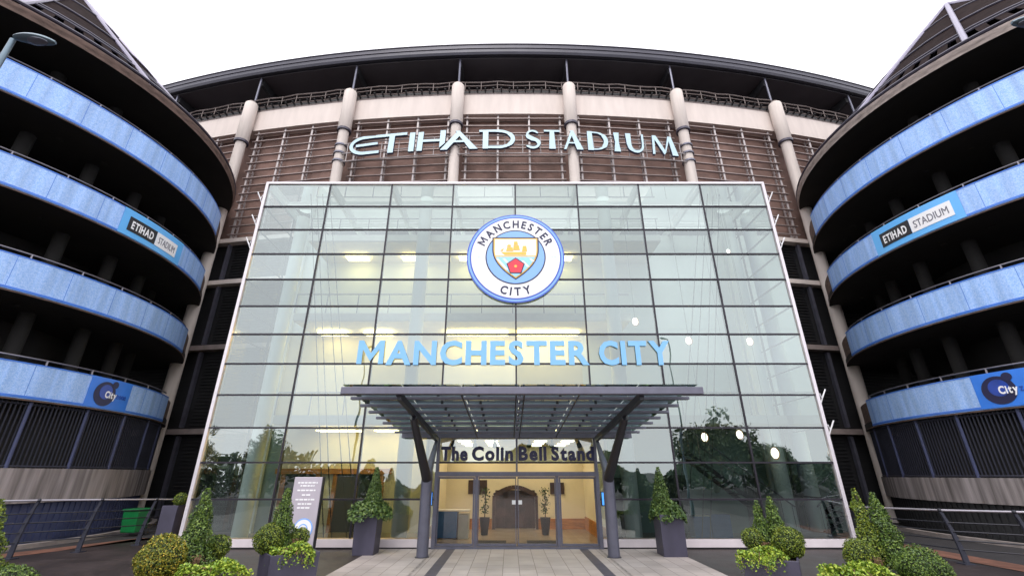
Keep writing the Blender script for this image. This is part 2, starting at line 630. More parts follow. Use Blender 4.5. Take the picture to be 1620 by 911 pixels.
def curved_box(mb, a0, a1, o_front, o_back, z0, z1, n=6, mi=0):
    vs, fs = [], []
    for k in range(n + 1):
        a = a0 + (a1 - a0) * k / n
        for off, z in ((o_front, z0), (o_back, z0), (o_back, z1), (o_front, z1)):
            x, y = wall_pt(a, off)
            vs.append((x, y, z))
    for k in range(n):
        for j in range(4):
            j2 = (j + 1) % 4
            fs.append((k * 4 + j, k * 4 + j2, (k + 1) * 4 + j2, (k + 1) * 4 + j))
    fs.append((0, 1, 2, 3))
    fs.append((n * 4 + 3, n * 4 + 2, n * 4 + 1, n * 4))
    return mb.add(vs, fs, mi)

A0, A1 = -5.5 * DLT, 5.5 * DLT
# ring beam, one length per bay
bays = [((i - .5) * DLT, (i + .5) * DLT) for i in range(-5, 6)]
mb = MB()
curved_box(mb, A0, A1, .05, -.6, 21.75, 23.25, 66)
part(mb, 'ring_beam', 'cream', stand)
mb = MB()
for a in [(i + .5) * DLT / 1 for i in range(-6, 6)]:
    x, y = wall_pt(a, .07)
    for k in (1, 2):
        pass
# gutter and walkway above the beam
g = MB()
curved_box(g, A0, A1, .02, -1.6, 23.25, 23.42, 60, 0)
curved_box(g, A0, A1, -.05, -.35, 23.42, 23.72, 60, 1)
n = 150
for k in range(n):
    a = A0 + (A1 - A0) * (k + .5) / n
    x, y = wall_pt(a, .28)
    x2, y2 = wall_pt(a, -.1)
    g.bar((x, y, 23.56), (x2, y2, 23.40), .09, .07, 1)
for off, z, r in ((.30, 23.98, .04), (.30, 23.70, .03), (.1, 23.55, .045)):
    g.tube([(*wall_pt(A0 + (A1 - A0) * k / 80, off), z + .05 * sin(k * 2.3)) for k in range(81)], r, 5, 0)
for k in range(75):
    a = A0 + (A1 - A0) * (k + .5) / 75
    x, y = wall_pt(a, .3)
    g.tube([(x, y, 23.42), (x, y, 24.0)], .022, 5, 0)
part(g, 'gutter_walkway', ['beam_grey', 'rib'], stand)

# roof : fascia lip, soffit, top
ROZ = 26.0
mb = MB()
vs, fs = [], []
prof = [(.55, ROZ), (.62, ROZ + .15), (.62, ROZ + .8), (.35, ROZ + 1.08), (-.5, ROZ + 1.2), (-16, ROZ + 2.0), (-16, ROZ + 1.6), (.35, ROZ + .02)]
n = 90
aa0, aa1 = -.46, .46
for k in range(n + 1):
    a = aa0 + (aa1 - aa0) * k / n
    for off, z in prof:
        x, y = wall_pt(a, off)
        vs.append((x, y, z))
L = len(prof)
for k in range(n):
    for j in range(L):
        j2 = (j + 1) % L
        fs.append((k * L + j, k * L + j2, (k + 1) * L + j2, (k + 1) * L + j))
mb.add(vs, fs)
roof = part(mb, 'roof', 'fascia', stand)
mb = MB()
curved_box(mb, aa0, aa1, .3, -15.5, ROZ - .06, ROZ + .0, 90)
part(mb, 'soffit', 'roof_dark', stand)
mb = MB()
curved_box(mb, aa0, aa1, .66, .60, ROZ + .42, ROZ + .47, 90)
curved_box(mb, aa0, aa1, .66, .60, ROZ + .76, ROZ + .82, 90)
part(mb, 'fascia_trim', 'dark_tube', roof)
# roof posts and ribs standing on the columns
for i in range(-5, 7):
    a = (i - .5) * DLT
    mb = MB()
    x, y = wall_pt(a, .25)
    mb.tube([(x, y, 23.6), (x, y, ROZ - .06)], .07, 8)
    part(mb, 'roof_post', 'strip_metal', stand)
    mb = MB()
    x0, y0 = wall_pt(a, .1)
    x1, y1 = wall_pt(a, -9)
    t = Vector((cos(a), sin(a), 0)) * .09
    P = [Vector((x0, y0, ROZ - .07)), Vector((x1, y1, ROZ - .07)), Vector((x1, y1, ROZ - 2.4)), Vector((x0, y0, ROZ - .5))]
    V = [p - t for p in P] + [p + t for p in P]
    mb.add(V, [(0, 1, 2, 3), (7, 6, 5, 4), (0, 4, 5, 1), (1, 5, 6, 2), (2, 6, 7, 3), (3, 7, 4, 0)])
    part(mb, 'roof_rib', 'rib', stand)
# back wall of the upper concourse behind the posts
mb = MB()
curved_box(mb, A0, A1, -9.2, -9.6, 20, ROZ - .08, 40)
part(mb, 'rear_wall', 'rib', stand)

# round columns with collars
for i, a in enumerate([(i - .5) * DLT for i in range(-3, 5)]):
    x, y = wall_pt(a, .42)
    mb = MB()
    prof = [(0.001, 0.0), (.29, 0.0), (.29, 20.5), (.31, 20.62), (.375, 20.7), (.375, 23.5), (.35, 23.56), (0.001, 23.56)]
    mb.lathe(prof, x, y, 20, closed_prof=False)
    c = part(mb, 'column', 'cream_col', stand, smooth=True)
    mb = MB()
    mb.lathe([(.31, 20.5), (.40, 20.52), (.40, 20.66), (.31, 20.66)], x, y, 20)
    part(mb, 'collar', 'dark_tube', c, smooth=True)
    mb = MB()
    x2, y2 = wall_pt(a, -.45)
    mb.tube([(x, y, 23.56), (x, y, 23.75)], [.3, .2], 10)
    part(mb, 'column_cap', 'beam_grey', c)

# louvred bays: brown cladding, light posts, rails
for i in range(-4, 5):
    a0, a1 = (i - .5) * DLT, (i + .5) * DLT
    zb = 14.15
    mb = MB()
    curved_box(mb, a0, a1, -.62, -.75, zb, 21.75, 6)
    # shallow joints between the cladding boards
    cl = part(mb, 'cladding', 'terracotta', stand)
    mb = MB()
    da = .0062
    for t in (da, da + (DLT - 2 * da) / 3, da + 2 * (DLT - 2 * da) / 3, DLT - da):
        a = a0 + t
        for off, w in ((-.12, .1), (-.42, .06)):
            x, y = wall_pt(a, off)
            mb.bar((x, y, zb + .05), (x, y, 21.74), w, .1)
        z = zb + .3
        while z < 21.6:
            x, y = wall_pt(a, -.12)
            x2, y2 = wall_pt(a, -.42)
            mb.bar((x, y, z), (x2, y2, z), .05, .05)
            z += .54
    sc = part(mb, 'louvre_screen', 'louvre_post', stand)
    mb = MB()
    z = zb + .3
    while z < 21.7:
        P0 = wall_pt(a0 + .004, -.04)
        P1 = wall_pt(a1 - .004, -.04)
        mb.bar((*P0, z), (*P1, z), .14, .04)
        z += .54
    part(mb, 'louvre_rail', 'louvre_rail', sc)
# blackish flues behind middle bays are part of the cladding; lower dark bays
for sgn in (-1, 1):
    for i in (2, 3):
        a0, a1 = sgn * (i - .5) * DLT, sgn * (i + .5) * DLT
        if a0 > a1: a0, a1 = a1, a0
        zs = [0, 3.95, 7.95, 11.5, 14.0]
        for z0, z1 in zip(zs[:-1], zs[1:]):
            mb = MB()
            curved_box(mb, a0, a1, -.3, -.5, z0 + .12, z1 - .12, 4)
            zz = z0 + .3
            while zz < z1 - .2:
                curved_box(mb, a0 + .01, a1 - .01, -.22, -.3, zz, zz + .05, 3)
                zz += .16
            dp = part(mb, 'louvre_panel', 'dark_louvre', stand)
            for a in (a0 + .0075, a1 - .0075):
                mb = MB()
                x, y = wall_pt(a, -.1)
                mb.bar((x, y, z0 + .2), (x, y, z1 - .2), .14, .2)
                part(mb, 'panel_frame', 'strip_metal', dp)
        for z in zs[1:]:
            mb = MB()
            curved_box(mb, a0, a1, .12, -.5, z - .12, z + .12, 4)
            part(mb, 'cross_beam', 'beam_grey' if z < 11 else 'cream', stand)

# ------------------------------------------------------------------ glass entrance hall
FW, NR, NC = 10.4, 12, 8
RZ = [0.29 + (13.44 - .29) * k / NR for k in range(NR + 1)]
CX = [-FW + 2 * FW * k / NC for k in range(NC + 1)]
hall = empty('entrance_hall', (0, 0, 0), 'four storey glass entrance hall with dark grid of mullions in front of the stand', 'building')
# glazing: one mesh of panes in front; the door opening bays left free below row 2
mb = MB()
gap = .022
for r in range(NR):
    for c in range(NC):
        x0, x1, z0, z1 = CX[c] + gap, CX[c + 1] - gap, RZ[r] + gap, RZ[r + 1] - gap
        if c in (3, 4) and r < 2:
            continue
        tx = random.uniform(-.0035, .0035)
        tz = random.uniform(-.004, .004)
        mb.add([(x0, -tx - tz, z0), (x1, tx - tz, z0), (x1, tx + tz, z1), (x0, -tx + tz, z1)], [(0, 1, 2, 3)])
part(mb, 'glazing', 'glass', hall, recalc=False)
# side glazing
for s in (-1, 1):
    mb = MB()
    for r in range(NR):
        for q in range(3):
            y0, y1 = .06 + q * 2.4 + gap, .06 + (q + 1) * 2.4 - gap
            mb.add([(s * FW, y0, RZ[r] + gap), (s * FW, y1, RZ[r] + gap), (s * FW, y1, RZ[r + 1] - gap), (s * FW, y0, RZ[r + 1] - gap)], [(0, 1, 2, 3)])
    part(mb, 'side_glazing', 'glass_clear', hall, recalc=False)
# mullion grid
mb = MB()
for c in range(1, NC):
    z0 = RZ[2] if c == 4 else .29
    mb.box(CX[c] - .028, CX[c] + .028, -.03, .14, z0, 13.44)
part(mb, 'mullion', 'mullion', hall)
mb = MB()
for r in range(1, NR):
    segs = [(-FW, FW)] if r >= 2 else [(-FW, CX[3] - .0), (CX[5], FW)]
    for a, b in segs:
        mb.box(a, b, -.036, .08, RZ[r] - .027, RZ[r] + .027)
for s in (-1, 1):
    for r in range(1, NR):
        mb.box(s * FW - .03, s * FW + .03, .06, 7.2, RZ[r] - .02, RZ[r] + .02)
    for yq in (2.43, 4.83): mb.box(s * FW - .03, s * FW + .03, yq, yq + .06, .29, 13.44)
part(mb, 'transom', 'mullion', hall)
mb = MB()
for s in (-1, 1):
    mb.box(s * (FW + .06) - .055, s * (FW + .06) + .055, -.06, .16, .0, 13.5)
mb.box(-FW - .11, FW + .11, -.062, .16, 13.44, 13.54)
part(mb, 'outer_frame', 'frame_white', hall)
for a, b in ((-FW, CX[3] - .04), (CX[5] + .04, FW)):
    mb = MB()
    mb.box(a, b, -.05, .3, .05, .27)
    mb.box(a, b, -.01, .3, .0, .05, 1)
    part(mb, 'plinth', ['plinth', 'black'], hall)
# white Y brackets standing off the outer edge
for s, zs in ((-1, (12.65, 11.55, 10.5)), (1, (12.65, 11.55, 10.5, 4.5, 3.45))):
    for z in zs:
        mb = MB()
        x = s * (FW + .12)
        mb.tube([(x, .05, z - .2), (x + s * .10, .0, z + .05)], .02, 6)
        mb.tube([(x + s * .10, .0, z + .05), (x + s * .24, -.08, z + .36)], .024, 6)
        mb.tube([(x + s * .10, .0, z + .05), (x + s * .02, -.06, z + .22)], .016, 6)
        part(mb, 'bracket', 'white', hall)
# roof: beams, with glazing added to brighten the hall inside
mb = MB()
for k in range(9):
    mb.box(CX[k] - .06, CX[k] + .06, .1, 6.9, 13.2, 13.42)
for y in (1.6, 3.2, 4.9):
    mb.box(-FW, FW, y - .05, y + .05, 13.25, 13.41)
part(mb, 'roof_beam', 'int_white', hall)
mb = MB()
for k in range(8):
    for y0, y1 in ((.15, 1.55), (1.65, 3.15), (3.25, 4.85), (4.95, 6.9)):
        mb.add([(CX[k] + .06, y0, 13.43), (CX[k + 1] - .06, y0, 13.43), (CX[k + 1] - .06, y1, 13.43), (CX[k] + .06, y1, 13.43)], [(0, 1, 2, 3)])
part(mb, 'added_roof_glass', 'glass_clear', hall, recalc=False)
# interior floor
mb = MB()
mb.box(-FW + .03, FW - .03, .16, 5.6, -.008, .03)
part(mb, 'hall_floor', 'int_floor', hall)
# interior back wall, with galleries
BY = 3.95
mb = MB()
for (x0, x1, z0, z1, mi) in ((-9.75, -3.05, .03, 3.9, 1), (-10.36, -9.75, .03, 3.9, 2), (3.05, 10.36, .03, 3.9, 2), (-10.36, 3.0, 4.2, 8.0, 1), (3.0, 10.36, 4.2, 8.0, 0), (-10.36, 10.36, 8.3, 11.7, 0), (-10.36, 10.36, 12.0, 13.2, 0)):
    mb.box(x0, x1, BY, BY + .12, z0, z1, mi)
for x0, x1, z0, z1 in ((-10.36, 10.36, 3.9, 4.2), (-10.36, 10.36, 8.0, 8.3), (-10.36, 10.36, 11.7, 12.0)):
    mb.box(x0, x1, BY + .01, BY + .12, z0 + .001, z1 - .001, 0)
bw = part(mb, 'interior_wall', ['int_white', 'int_cream', 'int_green'], hall)
for s in (-1, 1):
    mb = MB()
    mb.box(s * 10.31 - .06, s * 10.31 + .06, 3.78, 3.945, .03, 13.2)
    part(mb, 'corner_glare_cover', 'int_white', hall)  # added to cover the bright sky reflection at the wall end
for z in (3.9, 8.0, 11.7):
    mb = MB()
    x1 = 10.3 if z < 5 else (4.8 if z < 9 else 6.5)
    mb.box(-9.2, x1, 1.75, BY, z, z + .3)
    sl = part(mb, 'gallery_floor', 'slab_edge', hall)
    mb = MB()
    mb.box(-9.15, x1 - .05, 1.8, BY, z - .05, z - .003)
    part(mb, 'ceiling', 'int_ceiling', sl)
    mb = MB()
    mb.tube([(-9.2, 1.78, z + 1.15), (x1, 1.78, z + 1.15)], .03, 6)
    x = -9.2
    while x < x1:
        mb.box(x - .02, x + .02, 1.76, 1.80, z + .3, z + 1.15)
        x += 1.3
    part(mb, 'handrail', 'pipe', sl)
# warm ceiling strips
def strip(x0, x1, y, z, par):
    mb = MB()
    mb.box(x0, x1, y - .3, y + .22, z - .09, z - .052)
    part(mb, 'ceiling_lamp', 'lamp_warm', par)
for x0, x1, z in ((-8.6, -7.4, 7.9), (-6.6, -5.4, 7.9), (-3.0, -.3, 7.9), (.1, 2.8, 7.9), (-7.9, -6.9, 11.6), (-5.3, -4.5, 11.6), (-2.6, -1.7, 11.6), (1.8, 2.7, 11.6),
                  (-7.9, -6.2, 3.8), (-5.6, -4.3, 3.8), (-2.6, -.3, 3.8), (.3, 2.6, 3.8)):
    strip(x0, x1, 3.2 if z > 5 else 3.0, z, hall)
# wooden framed openings to the left, dark recesses
for x0, x1 in ((-9.4, -8.0), (-7.3, -5.4)):
    mb = MB()
    mb.box(x0 + .08, x1 - .08, BY - .04, BY, .05, 2.14)
    ow = part(mb, 'opening', 'int_dark', hall)
    mb = MB()
    mb.box(x0 - .35, x1 + .35, BY - .16, BY, 2.14, 2.34)
    mb.box(x0 - .08, x0 + .08, BY - .12, BY, .03, 2.14)
    mb.box(x1 - .08, x1 + .08, BY - .12, BY, .03, 2.14)
    part(mb, 'wood_frame', 'wood_orange', ow)
for x0, x1, z1 in ((3.7, 4.9, 2.0), (6.0, 6.9, 2.1), (9.2, 9.8, 2.1)):
    mb = MB()
    mb.box(x0, x1, BY - .05, BY, .05, z1)
    part(mb, 'opening', 'int_dark', hall)
# interior columns
for x in (-9.9, -4.0, 4.0, 9.9):
    mb = MB()
    mb.lathe([(.001, .03), (.28, .03), (.28, 13.2), (.001, 13.2)], x, 2.35 if abs(x) > 5 else 1.45, 20, closed_prof=False)
    part(mb, 'interior_column', 'int_white', hall, smooth=True)
# cable stays on the inside face
for s in (-1, 1):
    for xt, xb, y in ((8.75, 6.2, .35), (8.55, 6.0, .5), (8.25, 5.45, .35), (8.0, 5.2, .5)):
        mb = MB()
        mb.tube([(s * xt, y, 13.2), (s * xb, y + .25, .05)], .016, 5)
        part(mb, 'cable_stay', 'cable', hall)

# lobby behind the doors
mb = MB()
mb.box(-3.05, -2.95, .2, 5.4, .03, 3.25)
mb.box(2.95, 3.05, .2, 5.4, .03, 3.25)
mb.box(-2.95, -.85, 5.2, 5.4, .03, 3.25)
mb.box(.85, 2.95, 5.2, 5.4, .03, 3.25)
mb.box(-.85, .85, 5.2, 5.4, 1.5, 3.25)
lob = part(mb, 'lobby_wall', 'int_cream', hall)
mb = MB()
for a, b in ((-2.95, -.97), (.97, 2.95)):
    mb.box(a, b, 5.12, 5.2, .03, .42)
mb.box(-2.95, -2.9, .4, 5.1, .03, .5)
mb.box(2.9, 2.95, .4, 5.1, .03, .5)
part(mb, 'wainscot', 'wood_orange', lob)
mb = MB()
mb.box(-3.05, 3.05, .2, 5.4, 3.26, 3.36)
lc = part(mb, 'lobby_ceiling', 'int_ceiling_lit', hall)
for x in (-1.9, -.9, .9, 1.9):
    for y in (1.6, 3.0, 4.4):  # extra rows added to brighten the lobby
        mb = MB()
        mb.box(x - .22, x + .22, y - .22, y + .22, 3.235, 3.257)
        part(mb, 'ceiling_lamp', 'lamp_lobby', lc)
for x in (-2.2, -1.45, -.75, .45, 1.25, 2.2):
    mb = MB()
    mb.tube([(x, .75, 3.26), (x, .75, 3.12)], .04, 8)
    mb.ball((x, .75, 3.06), .1, 10)
    part(mb, 'ceiling_speaker', 'black', lc)
# arched inner doorway
mb = MB()
mb.box(-.85, .85, 5.5, 5.6, .03, 1.55)
dw = part(mb, 'inner_doorway', 'wood_dark', hall)
mb = MB()
for s in (-1, 1):
    mb.box(s * .9 - .06, s * .9 + .06, 5.05, 5.15, .03, 1.3)
pts = [(-.9 + 1.8 * k / 12, 1.3 + .32 * sin(pi * k / 12)) for k in range(13)]
for p, q in zip(pts[:-1], pts[1:]):
    mb.bar((p[0], 5.1, p[1]), (q[0], 5.1, q[1]), .1, .16)
for x in (-.45, 0, .45):
    mb.box(x - .02, x + .02, 5.44, 5.5, .03, 1.5)
part(mb, 'arch', 'wood_dark', dw)
mb = MB()
mb.box(-2.0, -1.2, 5.14, 5.18, 1.35, 1.9)
part(mb, 'wall_picture', 'wood_dark', lob)
mb = MB()
mb.box(1.5, 2.1, 5.14, 5.18, 1.35, 1.8)
part(mb, 'wall_picture', 'wood_dark', lob)

# front door set
DX = 2.6
mb = MB()
mb.box(-DX - .06, DX + .06, -.1, .12, 2.06, 2.2)
for x in (-DX, DX):
    mb.box(x - .06, x + .06, -.1, .12, .0, 2.06)
mb.box(-DX + .06, DX - .06, -.085, .1, .0, .07)
mb.box(-.03, .03, -.05, .1, 2.2, 3.4)
for x in (-DX, DX):
    mb.box(x - .05, x + .05, -.06, .12, 2.2, 3.6)
df = part(mb, 'door_frame', 'steel_blue', hall, bevel=.006)
mb = MB()
mb.add([(-2.54, .02, 2.30), (-.04, .02, 2.30), (-.04, .02, 3.0), (-2.54, .02, 3.0)], [(0, 1, 2, 3)])
for k, (x0, x1) in enumerate(((-2.54, -1.36), (-1.24, -.02), (.02, 1.24), (1.36, 2.54))):
    mb = MB()
    w = .05 if k in (0, 3) else .03
    y0, y1 = (-.04, .0) if k in (0, 3) else (-.02, .02)
    mb.box(x0, x0 + w, y0, y1, .08, 2.05)
    mb.box(x1 - w, x1, y0, y1, .08, 2.05)
    mb.box(x0 + w, x1 - w, y0, y1, 1.99, 2.05)
    mb.box(x0 + w, x1 - w, y0, y1, .08, .15)
    d = part(mb, 'door', 'steel_blue', hall)
    mb = MB()
    ym = (y0 + y1) / 2
    mb.add([(x0 + w, ym, .15), (x1 - w, ym, .15), (x1 - w, ym, 1.99), (x0 + w, ym, 1.99)], [(0, 1, 2, 3)])
    part(mb, 'door_glass', 'glass_clear', d, recalc=False)
    if k in (1, 2):
        mb = MB()
        xa = -.16 if k == 1 else .045
        mb.box(xa, xa + .115, y0 - .006, y0 + .012, 1.24, 1.36)
        part(mb, 'door_sign', 'white', d)
for x in (-1.3, 1.3):
    mb = MB()
    mb.box(x - .05, x + .05, -.06, .06, .07, 2.06)
    part(mb, 'door_post', 'steel_blue', df)

# ---- loose things inside the hall
def lobby_plant(x, label):
    t = empty('potted_plant', (x, 3.2, .03), label, 'plant', 'potted plants either side of the lobby')
    mb = MB()
    mb.tube([(x, 3.2, .03), (x, 3.2, .62)], [.13, .2], 14)
    part(mb, 'pot', 'black', t, smooth=True)
    mb = MB()
    mb.tube([(x, 3.2, .6), (x + .02, 3.2, 1.55)], .02, 6)
    part(mb, 'stem', 'bark', t)
    mb = MB()
    for _ in range(160):
        z = random.uniform(.75, 1.65)
        r = random.uniform(.02, .2)
        a = random.uniform(0, 2 * pi)
        leaf(mb, (x + r * cos(a), 3.2 + r * sin(a), z), .09, None)
    part(mb, 'foliage', 'leaf_dark', t, recalc=False)

def leaf(mb, c, s, nrm=None, spread=.8):
    if nrm is None:
        n = Vector((random.gauss(0, 1), random.gauss(0, 1), random.gauss(0, 1)))
    else:
        n = Vector(nrm) + Vector((random.gauss(0, 1), random.gauss(0, 1), random.gauss(0, 1))) * spread
    if n.length < 1e-4: n = Vector((0, 0, 1))
    n.normalize()
    t = n.orthogonal().normalized()
    a = random.uniform(0, 2 * pi)
    u = t * cos(a) + n.cross(t) * sin(a)
    w = n.cross(u)
    c = Vector(c)
    l = s * random.uniform(.7, 1.3)
    mb.add([c - u * l * .5, c + w * l * .28, c + u * l * .55, c - w * l * .28], [(0, 1, 2, 3)])

lobby_plant(-1.18, 'potted palm in black pot left of the lobby doorway')
lobby_plant(1.12, 'potted palm in black pot right of the lobby doorway')
mb = MB(); mb.box(-1.35, -.35, .3, 1.6, .03, .045)
tag(mb.build('door_mat', 'mat_black', origin=(-.85, .95, .03)), 'black doormat inside the left sliding door', 'doormat', 'black mats inside the entrance')
mb = MB(); mb.box(.35, 1.35, .3, 1.6, .03, .045)
tag(mb.build('door_mat', 'mat_black', origin=(.85, .95, .03)), 'black doormat inside the right sliding door', 'doormat', 'black mats inside the entrance')
t = empty('reception_desk', (-2.45, 2.2, .03), 'blue fronted reception desk with grey end inside the left doors', 'desk')
mb = MB(); mb.box(-2.85, -2.1, 2.0, 2.6, .06, .9); part(mb, 'desk_front', 'blue_desk', t, bevel=.01)
mb = MB(); mb.box(-2.06, -1.7, 2.05, 2.6, .03, .8); part(mb, 'desk_end', 'grey_desk', t, bevel=.01)
mb = MB(); mb.box(-2.88, -1.68, 1.96, 2.64, .905, .94); part(mb, 'desk_top', 'slab_edge', t)
t = empty('display_cabinet', (7.1, 2.5, .03), 'low blue cabinet behind the glass on the right', 'cabinet')
mb = MB(); mb.box(6.4, 7.0, 2.3, 2.8, .03, .72); mb.box(7.04, 7.75, 2.3, 2.8, .03, .78); part(mb, 'cabinet_body', 'blue_desk', t, bevel=.01)
mb = MB(); mb.box(6.38, 7.02, 2.27, 2.82, .725, .75); part(mb, 'cabinet_top', 'slab_edge', t)
t = empty('counter', (4.3, 2.4, .03), 'pale counter box behind the glass right of the doors', 'counter')
mb = MB(); mb.box(3.85, 4.5, 2.2, 2.6, .03, .7); part(mb, 'counter_body', 'grey_desk', t, bevel=.01)
mb = MB(); mb.box(3.8, 4.55, 2.16, 2.64, .705, .75); part(mb, 'counter_top', 'slab_edge', t)
# staircase on the right
t = empty('staircase', (7.8, 1.6, .03), 'dark steel staircase climbing inside the right of the glass hall', 'staircase')
mb = MB()
for y in (2.0, 3.0):
    mb.bar((10.0, y, .1), (6.4, y, 2.9), .05, .14)
part(mb, 'stringer', 'steel_dark', t)
mb = MB()
for k in range(14):
    x = 9.8 - 3.3 * k / 13
    z = .25 + 2.55 * k / 13
    mb.box(x - .15, x + .15, 2.05, 2.95, z, z + .04)
part(mb, 'tread', 'int_dark', t)
mb = MB()
for y in (2.0, 3.0):
    mb.tube([(10.0, y, 1.05), (6.4, y, 3.85)], .025, 6)
    for k in range(10):
        x = 9.9 - 3.4 * k / 9
        z = .2 + 2.7 * k / 9
        mb.tube([(x, y, z), (x, y, z + .95)], .012, 5)
part(mb, 'handrail', 'pipe', t)
# round lamps
GL = [((4.84, 1.4, 7.82), 'highest of the round white lamps left of the others'), ((6.88, 1.4, 7.02), 'round white lamp beside the end of the city name lettering'),
      ((9.3, 1.4, 6.99), 'round white lamp at the right of the middle glass rows'), ((6.9, 1.4, 3.38), 'low round white lamp left of the reflected tree top'),
      ((8.2, 1.4, 3.47), 'low round white lamp with its ring showing, middle of three'), ((9.35, 1.4, 2.83), 'lowest and largest looking round lamp at the right'),
      ((9.2, 1.4, 11.0), 'small faint round lamp near the top right panes')]
for p, lb in GL:
    t = empty('round_lamp', p, lb, 'lamp', 'round lamps hanging inside the glass hall')
    x, y, z = p
    r = .15 if z > 2.9 else .18
    if z > 10: r = .09
    mb = MB(); mb.ball((x, y, z), r, 14, (.75, .5, 1)); part(mb, 'globe', 'globe', t, smooth=True)
    mb = MB()
    ring = [(x + .02 + r * 1.05 * .8 * cos(2 * pi * k / 20), y + .02, z + r * 1.15 * sin(2 * pi * k / 20)) for k in range(21)]
    mb.tube(ring, .014, 5); part(mb, 'ring', 'wood_orange', t)
    mb = MB(); mb.tube([(x, y + .01, z + r), (x, y + .01, 13.2)], .006, 4); part(mb, 'cord', 'cable', t)

# screens beside doors
for x, lb in ((-2.78, 'small lit blue screen left of the doors'), (2.78, 'small lit blue screen right of the doors')):
    t = empty('screen', (x, -.12, 1.25), lb, 'screen', 'blue screens beside the doors')
    mb = MB(); mb.box(x - .1, x + .1, -.14, -.07, 1.2, 1.62); part(mb, 'housing', 'steel_dark', t)
    mb = MB(); mb.box(x - .08, x + .08, -.147, -.141, 1.23, 1.59); part(mb, 'display', 'screen', t)

# ------------------------------------------------------------------ canopy
can = empty('entrance_canopy', (0, -1.5, 0), 'steel blue canopy of slatted beams on two branching posts over the doors', 'canopy')
YF, ZF, YB, ZB = -6.1, 3.79, -.28, 3.29
def cz(y): return ZB + (ZF - ZB) * (YB - y) / (YB - YF)
CW = 3.9
mb = MB()
mb.box(-CW + .06, CW, YF - .08, YF + .08, cz(YF) - .09, cz(YF) + .06)
part(mb, 'front_beam', 'steel_blue', can, bevel=.01)
mb = MB()
mb.box(-CW + .1, CW - .1, YB - .02, YB + .15, cz(YB) - .06, cz(YB) + .1)
part(mb, 'rear_beam', 'steel_blue', can, bevel=.01)
for k in range(1, 8):
    y = YF + (YB - YF) * k / 8
    mb = MB()
    mb.box(-CW + .03, CW - .03, y - .065, y + .065, cz(y) - .03, cz(y) + .035)
    part(mb, 'slat', 'steel_blue', can, bevel=.008)
for x in (-2.62, 2.62):
    mb = MB()
    mb.bar((x, YF + .1, cz(YF) - .11), (x, YB, cz(YB) - .11), .10, .15)
    part(mb, 'rafter', 'steel_dark', can)
mb = MB()
for x in (-1.3, 0, 1.3):
    for dx in ((-.09, .09) if x == 0 else (0,)):
        mb.tube([(x + dx, YF, cz(YF) - .03), (x + dx, YB, cz(YB) - .03)], .018, 6)
part(mb, 'tie_rod', 'steel_dark', can)
mb = MB()
for k in range(8):
    y = YF + (YB - YF) * k / 8
    for x in [i * .97 for i in range(-3, 4)]:
        mb.tube([(x, y + .36, cz(y) + .02), (x, y + .36, cz(y) + .12)], .035, 6)
part(mb, 'glass_fixing', 'steel_dark', can)
mb = MB()
for i in range(6):
    x0 = -CW + .05 + i * (2 * CW - .1) / 6
    x1 = x0 + (2 * CW - .1) / 6 - .02
    mb.add([(x0, YF, cz(YF) + .125), (x1, YF, cz(YF) + .125), (x1, YB, cz(YB) + .125), (x0, YB, cz(YB) + .125)], [(0, 1, 2, 3)])
part(mb, 'canopy_glass', 'glass_canopy', can, recalc=False)
for s in (-1, 1):
    x = s * 2.66
    mb = MB()
    mb.tube([(x, -1.53, 0), (x, -1.53, 2.05), (x, -1.53, 2.2)], [.165, .165, .15], 20)
    p = part(mb, 'post', 'steel_blue', can, smooth=True)
    mb = MB()
    mb.tube([(x, -1.53, .0), (x, -1.53, .02)], .2, 20)
    part(mb, 'base_plate', 'steel_dark', p)
    mb = MB()
    mb.tube([(x, -1.6, 2.02), (s * 2.64, -4.3, cz(-4.3) - .2)], [.15, .09], 10)
    part(mb, 'front_arm', 'steel_dark', can, smooth=True)
    mb = MB()
    mb.tube([(x, -1.5, 2.1), (s * 2.62, -.35, cz(-.35) - .15)], [.13, .06], 10)
    part(mb, 'rear_arm', 'steel_blue', can, smooth=True)

# ------------------------------------------------------------------ lettering on the glass
t = empty('lettering', (0, -.05, 5.73), 'large pale blue club name lettering across the middle of the glass front', 'lettering')
for s, x0, x1 in (('MANCHESTER', -5.7, 2.62), ('CITY', 2.98, 5.55)):
    mb = MB()
    text_flat(mb, s, x0, x1, 5.75, .86, -.075, .03, .035)
    part(mb, 'word', 'letter_cyan', t)
t = empty('lettering', (0, -.1, 2.5), 'dark navy stand name lettering above the sliding doors', 'lettering')
for s, x0, x1 in (('The', -2.5, -1.62), ('Colin', -1.48, -.12), ('Bell', .06, .98), ('Stand', 1.14, 2.55)):
    mb = MB()
    text_flat(mb, s, x0, x1, 2.56, .42, -.11, .04, .045)
    part(mb, 'word', 'navy', t)

